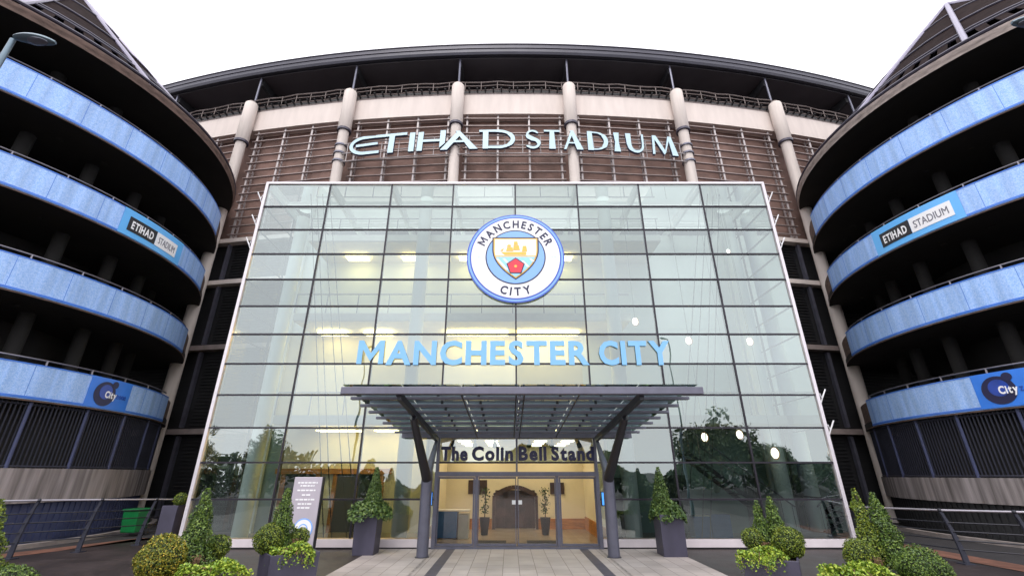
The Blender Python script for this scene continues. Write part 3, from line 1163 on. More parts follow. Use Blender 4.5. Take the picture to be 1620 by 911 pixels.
# ------------------------------------------------------------------ round crest
CZ, CR = 9.97, 1.915
crest = empty('crest', (0, -.06, CZ), 'round club crest with ship, rose and shield fixed on the glass front', 'crest')
def disc(r, y, d=.012, n=72, cx=0., cz=0.):
    m = MB()
    m.prism([((cx + r * cos(2 * pi * k / n)) * CR, CZ + (cz + r * sin(2 * pi * k / n)) * CR) for k in range(n)], y - d, y)
    return m
part(disc(1, -.06, .05), 'disc', 'crest_blue', crest)
part(disc(.972, -.115, .004), 'ring', 'crest_light', crest)
part(disc(.935, -.121, .004), 'ring', 'crest_blue', crest)
part(disc(.905, -.127, .004), 'ring', 'white', crest)
part(disc(.615, -.133, .004), 'ring', 'navy', crest)
part(disc(.590, -.139, .004), 'ring', 'crest_light', crest)
def shield(k, ztop, y, d=.004, z_cut=None):
    pts = []
    w = .465 * k
    top = .43 * k + .0
    bot = -.50 * k
    right = []
    N = 16
    for i in range(N + 1):
        q = i / N
        z = top + (bot - top) * q
        xx = w * (1 - max(0, (q - .28) / .72) ** 2.1) if q > .28 else w * (1 - .0 * q)
        right.append((max(xx, 0), z))
    pts = right + [(-x, z) for x, z in reversed(right[:-1])]
    if z_cut is not None:
        pts = [(x, min(z, z_cut)) for x, z in pts]
    m = MB()
    m.prism([(x * CR, CZ + (z) * CR) for x, z in pts][::-1], y - d, y)
    return m
part(shield(1.03, 0, -.145), 'shield', 'navy', crest)
part(shield(.97, 0, -.151), 'shield', 'gold', crest)
part(shield(.915, 0, -.157), 'shield', 'white', crest)
part(shield(.915, 0, -.163, z_cut=-.02), 'shield', 'crest_sky', crest)
mb = MB()
for c, zt, zb in ((-.22, -.05, -.22), (.02, -.06, -.10)):
    pass
for x0, z0, x1, z1 in ((-.38, -.05, -.17, -.30), (-.24, -.05, -.05, -.28), (.14, -.10, .26, -.24), (.30, -.05, .36, -.12)):
    w = .025
    mb.prism([((x0 - w) * CR, CZ + z0 * CR), ((x1 - w) * CR, CZ + z1 * CR), ((x1 + w) * CR, CZ + z1 * CR), ((x0 + w) * CR, CZ + z0 * CR)], -.169, -.165)
part(mb, 'stripe', 'white', crest)
mb = MB()   # rose
mb.prism([(.195 * sin(2 * pi * k / 5) * CR, CZ + (-.225 + .195 * cos(2 * pi * k / 5)) * CR) for k in range(5)], -.173, -.165)
part(mb, 'rose', 'navy', crest)
mb = MB()
mb.prism([(.17 * sin(2 * pi * k / 5) * CR, CZ + (-.225 + .17 * cos(2 * pi * k / 5)) * CR) for k in range(5)], -.179, -.174)
rose = part(mb, 'rose', 'red', crest)
mb = MB()
mb.prism([(.03 * sin(2 * pi * k / 8) * CR, CZ + (-.225 + .03 * cos(2 * pi * k / 8)) * CR) for k in range(8)], -.184, -.18)
part(mb, 'rose_centre', 'gold', rose)
mb = MB()   # ship
def sh(pts):
    mb.prism([(x * CR, CZ + z * CR) for x, z in pts], -.170, -.158)
sh([(-.30, .10), (.22, .10), (.22, .03), (-.22, .03)])
sh([(-.20, .12), (-.05, .12), (-.06, .21), (-.17, .21)])
sh([(-.18, .22), (-.09, .22), (-.10, .27), (-.16, .27)])
sh([(-.05, .14), (.09, .14), (.07, .25), (-.04, .25)])
sh([(-.04, .26), (.05, .26), (.04, .34), (-.03, .34)])
sh([(.13, .11), (.24, .11), (.22, .24), (.15, .24)])
sh([(-.32, .13), (-.24, .19), (-.26, .12)])
sh([(-.40, -.005), (.40, -.005), (.40, .015), (-.40, .015)])
part(mb, 'ship', 'gold', crest)
def arc_text(s, rad, a_mid, span, hgt, outward=True, m='navy', bold=.02):
    mb = MB()
    ws = [glyphs(c, bold)[2] for c in s]
    gapw = .34
    tot = sum(ws) + gapw * (len(s) - 1)
    k = span / tot      # angle per glyph unit
    pos = 0
    for c, w in zip(s, ws):
        mid = pos + w / 2
        pos += w + gapw
        a = a_mid + (span / 2 - mid * k) * (1 if outward else -1)
        vs, fs, _ = glyphs(c, bold)
        cw, ch = hgt * .86, hgt
        ca, sa = cos(a), sin(a)
        def fn(x, y, d):
            lx = (x - w / 2) * cw
            ly = (y - .5) * ch
            if outward:
                px, pz = rad * ca + lx * sa + ly * ca, rad * sa - lx * ca + ly * sa
            else:
                px, pz = rad * ca - lx * sa - ly * ca, rad * sa + lx * ca - ly * sa
            return (px * CR, -.136 + d, CZ + pz * CR)
        add_solid(mb, vs, fs, fn, .006)
    part(mb, 'word', m, crest)
arc_text('MANCHESTER', .765, pi / 2, radians(138), .175, bold=.035)
arc_text('CITY', .76, -pi / 2, radians(46), .175, False, bold=.035)
for s, x in (('18', -.77), ('94', .77)):
    mb = MB()
    text_flat(mb, s, (x - .06) * CR, (x + .06) * CR, CZ - .04 * CR, .085 * CR, -.135, .005, .0)
    part(mb, 'numeral', 'crest_faint', crest)

# ------------------------------------------------------------------ stadium name sign on the columns
stand.scale = (1.122, 1.122, 1.122)
stand.location = (.03, 8 * 1.122 + 1.93, -.26)
def bendsign(x, y, z):
    """sign line follows the bowl"""
    return (x, WY - .90 + x * x / 180 + y, z - .0018 * x * x)
sign = empty('name_sign', (0, 4.0, 18.4), 'long pale blue stadium name sign on rails across the columns', 'sign')
ZS, HS = 18.5, 1.3
def ribbon(mb, pts, ws, sx, x0):
    """thick stroke: pts in (x, y 0..1) units"""
    P = [Vector((x0 + p[0] * sx, p[1] * HS)) for p in pts]
    Lp, Rp = [], []
    for i, p in enumerate(P):
        d = (P[min(i + 1, len(P) - 1)] - P[max(i - 1, 0)]).normalized()
        nrm = Vector((-d.y, d.x)) * (ws[i] if isinstance(ws, list) else ws) / 2
        Lp.append(p + nrm); Rp.append(p - nrm)
    for i in range(len(P) - 1):
        q = [Rp[i], Rp[i + 1], Lp[i + 1], Lp[i]]
        for (oy, ex, mi, yy) in ((0, 0, 0, 0), (0, .035, 1, .05)):
            pass
        V = [bendsign(v.x, 0, ZS + v.y) for v in q] + [bendsign(v.x, .16, ZS + v.y) for v in q]
        mb.add(V, [(0, 1, 2, 3)], 0)
        mb.add(V, [(7, 6, 5, 4), (0, 4, 5, 1), (1, 5, 6, 2), (2, 6, 7, 3), (3, 7, 4, 0)], 1)
def poly(mb, pts, x0, sx):
    n = len(pts)
    F = [bendsign(x0 + x * sx, 0, ZS + y * HS) for x, y in pts]
    B = [bendsign(x0 + x * sx, .16, ZS + y * HS) for x, y in pts]
    mb.add(F + B, [tuple(range(n))], 0)
    mb.add(F + B, [tuple(range(2 * n - 1, n - 1, -1))] + [(i, i + n, (i + 1) % n + n, (i + 1) % n) for i in range(n)], 1)
def arc(cx, cy, rx, ry, d0, d1, n=14):
    return [(cx + rx * cos(radians(d0 + (d1 - d0) * k / n)), cy + ry * sin(radians(d0 + (d1 - d0) * k / n))) for k in range(n + 1)]
def letter(build_fn):
    mb = MB()
    build_fn(mb)
    # dark backing halo, a slightly larger copy behind
    part(mb, 'letter', ['letter_face', 'letter_side'], sign)
S1 = 9.27 / 1540
def U(px): return (px - 55)
X1 = -9.2
def eE(m):
    ribbon(m, [(U(300), .92)] + arc(U(210), .5, 135, .42, 100, 262) + [(U(345), .10)], [.14] + [.2] * 15 + [.16], S1, X1)
    ribbon(m, [(U(120), .50), (U(325), .56)], .17, S1, X1)
def eT(m):
    ribbon(m, [(U(300), .93), (U(595), .97)], .18, S1, X1)
    poly(m, [(U(425), 0), (U(478), 0), (U(482), .9), (U(430), .9)], X1, S1)
def eI(m): poly(m, [(U(618), 0), (U(668), 0), (U(672), 1), (U(622), 1)], X1, S1)
def eH(m):
    poly(m, [(U(695), 0), (U(745), 0), (U(752), 1), (U(702), 1)], X1, S1)
    ribbon(m, [(U(748), .52), (U(910), .52)], .16, S1, X1)
    poly(m, [(U(903), .12), (U(952), .35), (U(957), 1.04), (U(906), 1.04)], X1, S1)
def eA(m):
    poly(m, [(U(910), 0), (U(975), 0), (U(1100), .80), (U(1060), .92)], X1, S1)
    poly(m, [(U(1180), 0), (U(1255), 0), (U(1085), .98), (U(1045), .98)], X1, S1)
    ribbon(m, [(U(1010), .42), (U(1140), .42)], .13, S1, X1)
def eD(m):
    poly(m, [(U(1300), .0), (U(1350), .0), (U(1350), .9), (U(1300), .9)], X1, S1)
    ribbon(m, [(U(1265), .94), (U(1400), .94)] + arc(U(1440), .5, 135, .43, 85, -85) + [(U(1340), .08)], [.14, .15] + [.17] * 4 + [.24] * 7 + [.17] * 4 + [.15], S1, X1)
for f_ in (eE, eT, eI, eH, eA, eD): letter(f_)
S2 = 8.38 / 1385
X2 = .67
def V_(px): return px - 70
def sS(m):
    P = [(V_(180), .82)] + arc(V_(130), .74, 48, .2, 45, 215, 9) + [(V_(128), .52)] + arc(V_(132), .27, 55, .22, 60, -130, 10) + [(V_(74), .14)]
    ribbon(m, P, [.08] + [.12] * 8 + [.2, .26, .28] + [.22] * 4 + [.15] * 7 + [.08], S2, X2)
def sT(m):
    ribbon(m, [(V_(235), .95), (V_(380), .95)], .12, S2, X2)
    poly(m, [(V_(278), 0), (V_(338), 0), (V_(328), .94), (V_(288), .94)], X2, S2)
def sA(m):
    poly(m, [(V_(412), 0), (V_(435), 0), (V_(505), .92), (V_(482), .96)], X2, S2)
    poly(m, [(V_(530), 0), (V_(590), 0), (V_(505), 1.0), (V_(475), 1.0)], X2, S2)
    ribbon(m, [(V_(455), .34), (V_(540), .34)], .09, S2, X2)
def sD(m):
    poly(m, [(V_(632), .0), (V_(684), .0), (V_(676), 1.), (V_(632), 1.)], X2, S2)
    ribbon(m, [(V_(640), .95)] + arc(V_(710), .5, 92, .44, 88, -88) + [(V_(640), .05)], [.09] * 3 + [.13] * 2 + [.24] * 7 + [.13] * 2 + [.09] * 3, S2, X2)
def sI(m): poly(m, [(V_(872), 0), (V_(932), 0), (V_(920), .5), (V_(928), 1), (V_(876), 1), (V_(886), .5)], X2, S2)
def sU(m):
    ribbon(m, [(V_(1012), 1.0), (V_(1014), .45)] + arc(V_(1080), .38, 62, .32, 185, 355, 10) + [(V_(1144), .5), (V_(1146), 1.0)], [.3, .26] + [.24] * 3 + [.17] * 4 + [.13] * 4 + [.11, .12], S2, X2)
def sM(m):
    poly(m, [(V_(1228), 0), (V_(1250), 0), (V_(1262), .95), (V_(1240), 1.0)], X2, S2)
    poly(m, [(V_(1240), 1.0), (V_(1275), 1.0), (V_(1352), .2), (V_(1335), .0)], X2, S2)
    poly(m, [(V_(1335), .0), (V_(1352), .12), (V_(1410), 1.0), (V_(1388), 1.0)], X2, S2)
    poly(m, [(V_(1388), 1.0), (V_(1420), 1.0), (V_(1468), 0), (V_(1412), 0)], X2, S2)
for f_ in (sS, sT, sA, sD, sI, sU, sM): letter(f_)
mb = MB()
for z in (ZS - .1, ZS + .45, ZS + 1.12):
    mb.tube([bendsign(-9.9 + 19.7 * k / 30, .28, z) for k in range(31)], .035, 6)
for k in range(20):
    x = -9.4 + 18.8 * k / 19
    mb.tube([bendsign(x, .28, ZS - .1), bendsign(x, .28, ZS + 1.12)], .025, 5)
part(mb, 'support_rail', 'louvre_post', sign)
for a in (-1.5 * DLT, 1.5 * DLT):
    x, y = wall_pt(a, .42)
    for z in (ZS - .2, ZS + .35, ZS + .9):
        mb = MB()
        mb.lathe([(.295, z), (.36, z), (.36, z + .1), (.295, z + .1)], x, y, 18)
        part(mb, 'clamp', 'strip_metal', sign)

sign.scale = (1.122, 1.122, 1.122)
sign.location = (.03, 4.0 * 1.122 + 1.93, 18.4 * 1.122 - .26)
# ------------------------------------------------------------------ spiral ramp towers
def ramp_tower(cx, cy, side, zo, label, rimmat):
    R = 9.8
    S = .88
    T = empty('ramp_tower', (cx, cy, 0), label, 'tower', 'spiral ramp towers flanking the entrance')
    def zz(z): return z * S + 2.12 + zo
    if side < 0:
        ang = lambda d: radians(d)
    else:
        ang = lambda d: radians(180 - d)
    def amin_max(d0, d1):
        a, b = ang(d0), ang(d1)
        return (min(a, b), max(a, b))
    lv = [(14.0, 15.42), (10.2, 11.50), (6.38, 7.72), (2.6, 3.88)]
    if side > 0: lv = [(14.0, 15.46), (10.14, 11.48), (6.19, 7.56), (2.36, 3.70)]
    end_deg = 25 if side < 0 else 22
    for i, (z0, z1) in enumerate(lv):
        mb = MB()
        a, b = zz(z0) - .06, zz(z0) + .24
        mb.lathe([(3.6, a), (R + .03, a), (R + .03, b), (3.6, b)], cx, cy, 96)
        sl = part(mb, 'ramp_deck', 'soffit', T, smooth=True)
        mb = MB()
        mb.lathe([(R + .035, a + .01), (R + .05, a + .01), (R + .05, a + .05), (R + .035, a + .05)], cx, cy, 96)
        part(mb, 'deck_edge', 'rim', sl)
        # concrete parapet all round, cladding in front of it
        mb = MB()
        mb.lathe([(R - .22, b), (R - .02, b), (R - .02, zz(z1) - .05), (R - .22, zz(z1) - .05)], cx, cy, 96)
        part(mb, 'parapet', 'rim', sl, smooth=True)
        s0, s1 = amin_max(-100, end_deg)
        mb = MB()
        mb.lathe([(R, zz(z0) + .0), (R + .06, zz(z0) + .0), (R + .06, zz(z1)), (R, zz(z1))], cx, cy, 80, s0, s1)
        part(mb, 'blue_cladding', 'blue_band', T, smooth=True)
        mb = MB()
        mb.lathe([(R + .06, zz(z0) + .02), (R + .075, zz(z0) + .02), (R + .075, zz(z0) + .1), (R + .06, zz(z0) + .1)], cx, cy, 80, s0, s1)
        mb.lathe([(R + .06, zz(z1) - .03), (R + .07, zz(z1) - .03), (R + .07, zz(z1) + .012), (R + .06, zz(z1) + .012)], cx, cy, 80, s0, s1)
        part(mb, 'cladding_trim', 'band_trim', sl)
        for dq in range(-98, int(end_deg), 9):
            if (i == 1 and -14 < dq < 8) or (i == 3 and -9 < dq < 6): continue
            if side > 0 and ((i == 1 and -4 - 20 < dq < 0) or (i == 3 and -26 < dq < -10)): continue
            t_ = ang(dq)
            mb = MB()
            mb.bar((cx + (R + .0615) * cos(t_), cy + (R + .0615) * sin(t_), zz(z0) + .1), (cx + (R + .0615) * cos(t_), cy + (R + .0615) * sin(t_), zz(z1) - .03), .014, .006, up=(cos(t_), sin(t_), 0))
            part(mb, 'cladding_joint', 'band_trim', sl)
        # top rail with brackets
        mb = MB()
        mb.tube([(cx + (R - .1) * cos(s0 + (s1 - s0) * k / 70), cy + (R - .1) * sin(s0 + (s1 - s0) * k / 70), zz(z1) + .2) for k in range(71)], .026, 6)
        d = -96
        while d < end_deg:
            t_ = ang(d)
            mb.tube([(cx + (R - .1) * cos(t_), cy + (R - .1) * sin(t_), zz(z1) - .1), (cx + (R - .1) * cos(t_), cy + (R - .1) * sin(t_), zz(z1) + .2)], .03, 6)
            d += 9
        part(mb, 'parapet_rail', 'pipe', sl)
        # soffit downlights
        for d in range(-92, 30, 11):
            mb = MB()
            t_ = ang(d + i * 3)
            x, y = cx + (R - 1.5) * cos(t_), cy + (R - 1.5) * sin(t_)
            mb.lathe([(.001, a - .035), (.11, a - .035), (.11, a - .003), (.001, a - .003)], x, y, 10, closed_prof=False)
            part(mb, 'soffit_fitting', 'tower_col', sl)
    # inner columns
    zt = zz(17.5)
    for d in range(-100, 60, 16):
        t_ = ang(d + 5)
        x, y = cx + (R - 2.2) * cos(t_), cy + (R - 2.2) * sin(t_)
        mb = MB()
        mb.tube([(x, y, 0), (x, y, zt)], .24, 14)
        part(mb, 'column', 'tower_col', T, smooth=True)
    mb = MB()
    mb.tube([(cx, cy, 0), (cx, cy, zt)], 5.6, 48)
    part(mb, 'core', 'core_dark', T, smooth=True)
    # roof slab with rim and upstand
    RR = 11.42 * S if side < 0 else 11.28 * S
    mb = MB()
    mb.lathe([(.5, zt), (RR - .02, zt), (RR - .02, zt + .3), (.5, zt + .3)], cx, cy, 96)
    rs = part(mb, 'roof_slab', 'soffit', T, smooth=True)
    mb = MB()
    mb.lathe([(RR - .015, zt + .003), (RR, zt + .003), (RR, zt + .16), (RR + .03, zt + .2), (RR + .03, zt + .38), (RR - .2, zt + .38), (RR - .2, zt + .31), (RR - .015, zt + .31)], cx, cy, 96)
    part(mb, 'roof_rim', rimmat, rs, smooth=True)
    mb = MB()
    mb.tube([(cx + (RR - .02) * cos(2 * pi * k / 90), cy + (RR - .02) * sin(2 * pi * k / 90), zt + .52) for k in range(91)], .07, 6, caps=False)
    part(mb, 'ring_tube', 'dark_tube', rs, smooth=True)
    # cone of tubes above
    ap = Vector((cx, cy, 29.7 * S + 2.12))
    for k in range(14):
        t_ = 2 * pi * (k + .35) / 14
        mb = MB()
        mb.tube([(cx + (RR - .12) * cos(t_), cy + (RR - .12) * sin(t_), zt + .45), ap], .11, 8)
        part(mb, 'cone_strut', 'purple_tube', T, smooth=True)
    H0 = zt + .45
    for q in (.02, .17, .21, .42, .7):
        mb = MB()
        r = (RR - .15) * (1 - q)
        z = H0 + (ap.z - H0) * q
        mb.tube([(cx + r * cos(2 * pi * k / 48), cy + r * sin(2 * pi * k / 48), z) for k in range(49)], .06 if q > .1 else .09, 6, caps=False)
        part(mb, 'cone_ring', 'dark_tube', T)
    mb = MB()
    for k in range(84):
        t_ = 2 * pi * k / 84
        for q0, q1 in ((.02, .17),):
            r0, r1 = (RR - .2) * (1 - q0), (RR - .2) * (1 - q1)
            z0, z1 = H0 + (ap.z - H0) * q0, H0 + (ap.z - H0) * q1
            mb.bar((cx + r0 * cos(t_), cy + r0 * sin(t_), z0), (cx + r1 * cos(t_), cy + r1 * sin(t_), z1), .34, .05)
    part(mb, 'cone_slats', 'cone_clad', T)
    mb = MB()
    q0, q1 = .21, .9
    for e in (0, 1):
        pass
    r0, r1 = (RR - .25) * (1 - q0), (RR - .25) * (1 - q1)
    z0, z1 = H0 + (ap.z - H0) * q0, H0 + (ap.z - H0) * q1
    mb.lathe([(r0, z0), (r1, z1), (r1 - .05, z1 - .05), (r0 - .1, z0)], cx, cy, 64)
    part(mb, 'cone_cladding', 'cone_clad', T, smooth=True)
    # ground storey : base wall, bar fence, posts
    zb0 = zz(-.98) if side < 0 else zz(-1.1)
    fb = zz(.21) if side < 0 else zz(-.15)
    ft = zz(lv[3][0]) - .06
    mb = MB()
    mb.lathe([(R - .3, zb0), (R - .02, zb0), (R - .02, fb), (R - .3, fb)], cx, cy, 96)
    part(mb, 'base_wall', 'concrete', T, smooth=True)
    mb = MB()
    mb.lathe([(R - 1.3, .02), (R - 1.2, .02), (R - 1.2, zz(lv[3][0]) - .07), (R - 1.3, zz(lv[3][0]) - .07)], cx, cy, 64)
    part(mb, 'sky_block_ring', 'core_dark', T, smooth=True)  # ring added to block the sky showing through the bars
    mb = MB()
    mb.lathe([(R - .32, .0), (R - .2, .0), (R - .2, zb0), (R - .32, zb0)], cx, cy, 96)
    nb = 260
    for k in range(nb):
        t_ = 2 * pi * k / nb
        mb.bar((cx + (R - .19) * cos(t_), cy + (R - .19) * sin(t_), .1), (cx + (R - .19) * cos(t_), cy + (R - .19) * sin(t_), zb0 - .02), .05, .05)
    part(mb, 'lower_wall', 'fence_post' if side < 0 else 'dark_louvre', T)
    mb = MB()
    s0, s1 = amin_max(-75, 40)
    for k in range(150):
        t_ = s0 + (s1 - s0) * (k + .5) / 150
        x, y = cx + (R - .12) * cos(t_), cy + (R - .12) * sin(t_)
        mb.bar((x, y, fb), (x, y, ft), .035, .035)
    for z in (fb + .06, ft - .08):
        mb.tube([(cx + (R - .1) * cos(s0 + (s1 - s0) * k / 60), cy + (R - .1) * sin(s0 + (s1 - s0) * k / 60), z) for k in range(61)], .03, 5)
    part(mb, 'bar_fence', 'fence_bar', T)
    for d in (-60, -49, -37.5, -26, -15, -4, 6.5, 17.5, 28):
        if side > 0: d = d - 2.3
        t_ = ang(d)
        x, y = cx + (R - .1) * cos(t_), cy + (R - .1) * sin(t_)
        mb = MB()
        mb.tube([(x, y, fb), (x, y, ft)], .055, 8)
        part(mb, 'fence_post', 'fence_post', T)
    mb = MB()
    mb.lathe([(R + .55, -.01), (R + .75, -.01), (R + .75, .12), (R + .55, .12)], cx, cy, 90)
    part(mb, 'kerb', 'kerb', T)
    return T, R, zz, lv, ang

def wrap_panel(T, cx, cy, R, a0, a1, z0, z1, m, name, off=.07, n=24, th=.012):
    mb = MB()
    mb.lathe([(R + off, z0), (R + off + th, z0), (R + off + th, z1), (R + off, z1)], cx, cy, n, min(a0, a1), max(a0, a1))
    return part(mb, name, m, T, smooth=True)

def wrap_text(T, cx, cy, R, s, a_left, a_right, zb, cap, off, m, bold=.02, name='word'):
    """a_left is the end where the text starts, seen from outside"""
    vs, fs, w = glyphs(s, bold) if bold > 0 else text_geo(s, 0.)
    mb = MB()
    k = (a_right - a_left) / w
    def fn(x, y, d):
        a = a_left + x * k
        r = R + off + .008 - d
        return (cx + r * cos(a), cy + r * sin(a), zb + y * cap)
    add_solid(mb, vs, fs, fn, .007)
    return part(mb, name, m, T)

def tower_signs(T, cx, cy, R, zz, lv, ang, side):
    z0, z1 = zz(lv[1][0]), zz(lv[1][1])
    if side < 0:
        a = [radians(q) for q in (-12.5, -10.8, -3.2, -3.1, 4.3, 6.6)]
    else:
        a = [radians(q) for q in (-177.3, -175.2, -167.6, -167.5, -158.8, -157.2)]
    p = empty('banner', (cx + R * cos(a[2]), cy + R * sin(a[2]), z0), 'sky blue stadium name banner on the second parapet of the %s tower' % ('left' if side < 0 else 'right'), 'banner', 'stadium name banners on the towers')
    zm, h = (z0 + z1) / 2, (z1 - z0)
    wrap_panel(p, cx, cy, R, a[0], a[5], z0 + .02, z1, 'cyan_panel', 'banner_sheet', .077)
    bb = wrap_panel(p, cx, cy, R, a[1], a[2], zm - h * .28, zm + h * .26, 'black', 'name_box', .091)
    wb = wrap_panel(p, cx, cy, R, a[3], a[4], zm - h * .28, zm + h * .26, 'white', 'name_box', .091)
    da = radians(.8)
    wrap_text(bb, cx, cy, R, 'ETIHAD', a[1] + da, a[2] - da, zm - h * .16, h * .30, .105, 'white', .03)
    wrap_text(wb, cx, cy, R, 'STADIUM', a[3] + da, a[4] - da, zm - h * .15, h * .28, .105, 'grey_text', 0.)
    # blue logo banner on the lowest parapet
    z0, z1 = zz(lv[3][0]), zz(lv[3][1])
    h = z1 - z0
    zm = (z0 + z1) / 2
    if side < 0:
        a0, a1 = radians(-6.5), radians(4.4)
    else:
        a0, a1 = radians(-167.6), radians(-156.7)
    p = empty('banner', (cx + R * cos(a0), cy + R * sin(a0), z0), 'royal blue banner with dark sphere emblem on the lowest parapet of the %s tower' % ('left' if side < 0 else 'right'), 'banner', 'sphere emblem banners on the towers')
    wrap_panel(p, cx, cy, R, a0, a1, z0 + .02, z1, 'royal_panel', 'banner_sheet', .077)
    def blob(f, zc, r, m, off, squash=1., name='sphere'):
        ac = a0 + (a1 - a0) * f
        mb = MB()
        vs2 = [(r * cos(2 * pi * k / 28), r * squash * sin(2 * pi * k / 28)) for k in range(28)]
        def fn(x, y, d):
            aa = ac + x / R
            rr = R + off + .008 - d
            return (cx + rr * cos(aa), cy + rr * sin(aa), zc + y)
        add_solid(mb, vs2, [tuple(range(28))], fn, .006)
        return part(mb, name, m, p)
    blob(.36, zm - .01, h * .40, 'navy', .095)
    blob(.37, zm + .06, h * .24, 'deep_blue', .104)
    blob(.54, zm + h * .33, h * .12, 'navy', .104)
    a_t = a0 + (a1 - a0) * .36
    wrap_text(p, cx, cy, R, 'City', a_t, a_t + (a1 - a0) * .27, zm - h * .12, h * .22, .113, 'white', .035)
    wrap_text(p, cx, cy, R, 'zone', a_t + (a1 - a0) * .285, a_t + (a1 - a0) * .54, zm - h * .10, h * .20, .095, 'deep_blue', .01)

LX, LY = -25.60, 1.98
RX, RY = 26.10, 2.53
r1 = ramp_tower(LX, LY, -1, 0, 'round multi level ramp tower with brown roof rim on the left', 'rim')
tower_signs(r1[0], LX, LY, r1[1], r1[2], r1[3], r1[4], -1)
r2 = ramp_tower(RX, RY, 1, .02, 'round multi level ramp tower with pale roof rim on the right', 'rim_r')
tower_signs(r2[0], RX, RY, r2[1], r2[2], r2[3], r2[4], 1)

# ------------------------------------------------------------------ railings
def railing(pts, tops, inward, label, name='railing'):
    t = empty(name, (*pts[len(pts) // 2], 0), label, 'railing', 'curved post railings at the edge of the forecourt')
    P = []
    for (x, y), h in zip(pts, tops):
        prof = []
        for q in range(7):
            s_ = q / 6
            prof.append((x + inward * (.22 * s_ ** 1.8 - .03), y + .04 * s_, h * s_))
        P.append(prof)
        mb = MB()
        for j in range(6):
            w0 = .14 - .075 * j / 6
            mb.bar(prof[j], prof[j + 1], .045, w0, up=(1, 0, 0))
        mb.box(x - .13, x + .13, y - .13, y + .13, .0, .025)
        part(mb, 'post', 'fence_bar', t)
        mb = MB(); mb.ball(prof[-1], .055, 8); part(mb, 'post_cap', 'steel_dark', t)
    for j, r in ((1.6, .018), (2.6, .018), (3.6, .018), (4.6, .018)):
        mb = MB()
        line = []
        for prof in P:
            i0 = int(j)
            f = j - i0
            a, b = Vector(prof[i0]), Vector(prof[i0 + 1])
            line.append(a.lerp(b, f))
        mb.tube(line, r, 6)
        part(mb, 'rail', 'steel_dark', t)
    mb = MB()
    mb.tube([Vector(p[-1]) for p in P], .027, 8)
    part(mb, 'handrail', 'handrail', t)
railing([(-15.6, -5.3), (-14.7, -3.5), (-13.8, -1.8), (-12.98, -.62), (-12.35, .85), (-11.75, 2.2)], [1.5, 1.48, 1.44, 1.40, 1.34, 1.28], 1, 'dark railing with curved posts at the left edge of the forecourt')
railing([(10.75, 1.6), (11.0, -.4), (11.45, -2.54), (12.35, -3.6), (13.6, -4.6)], [1.12, 1.18, 1.24, 1.27, 1.32], -1, 'dark railing with curved posts at the right edge of the forecourt')

# green wheeled bin behind the left railing
bx, by = -14.45, 3.3
t = empty('wheeled_bin', (bx, by, 0), 'bright green wheeled bin behind the left railing', 'bin')
mb = MB()
mb.add([(bx - .27, by - .3, .12), (bx + .27, by - .3, .12), (bx + .27, by + .25, .12), (bx - .27, by + .25, .12),
        (bx - .30, by - .38, .84), (bx + .30, by - .38, .84), (bx + .30, by + .34, .84), (bx - .30, by + .34, .84)],
       [(0, 3, 2, 1), (4, 5, 6, 7), (0, 1, 5, 4), (1, 2, 6, 5), (2, 3, 7, 6), (3, 0, 4, 7)])
part(mb, 'bin_body', 'green_plastic', t, bevel=.03)
mb = MB(); mb.box(bx - .33, bx + .33, by - .42, by + .36, 0.85, .92); part(mb, 'lid', 'green_plastic', t, bevel=.03)
for s in (-1, 1):
    mb = MB(); mb.tube([(bx + s * .24, by + .28, .12), (bx + s * .32, by + .28, .12)], .12, 14); part(mb, 'wheel', 'black', t)

# ------------------------------------------------------------------ information totem
tx, ty = -6.05, -1.75
t = empty('information_totem', (tx, ty, 0), 'slim grey information totem with white text and round emblem', 'sign')
mb = MB()
mb.add([(tx - .42, ty, 0), (tx + .40, ty, 0), (tx + .40, ty + .14, 0), (tx - .42, ty + .14, 0),
        (tx - .40, ty, 2.05), (tx + .40, ty, 2.05), (tx + .40, ty + .14, 2.05), (tx - .40, ty + .14, 2.05)],
       [(0, 3, 2, 1), (4, 5, 6, 7), (0, 1, 5, 4), (1, 2, 6, 5), (2, 3, 7, 6), (3, 0, 4, 7)])
part(mb, 'panel', 'totem_grey', t, bevel=.01)
mb = MB(); mb.box(tx + .405, tx + .43, ty + .0, ty + .15, 0, 2.06); part(mb, 'edge_strip', 'steel_dark', t)
rr = random.Random(3)
for row, (z, w) in enumerate(((1.90, .56), (1.82, .40), (1.70, .54), (1.58, .24), (1.46, .56), (1.35, .40), (1.25, .40))):
    x = tx - w / 2
    mb = MB()
    while x < tx + w / 2 - .03:
        ww = min(rr.uniform(.04, .13), tx + w / 2 - x)
        mb.box(x, x + ww, ty - .006, ty + .004, z - .02, z + .02)
        x += ww + .022
    part(mb, 'text_line', 'white', t)
for r, m, y in ((.27, 'crest_light', -.004), (.235, 'white', -.008), (.13, 'crest_light', -.012), (.10, 'white', -.016)):
    mb = MB()
    mb.prism([(tx + .06 + r * cos(2 * pi * k / 32), .72 + r * sin(2 * pi * k / 32)) for k in range(32)], ty + y - .004, ty + y + .004 if y > -.006 else ty + y - .001)
    part(mb, 'emblem', m, t)

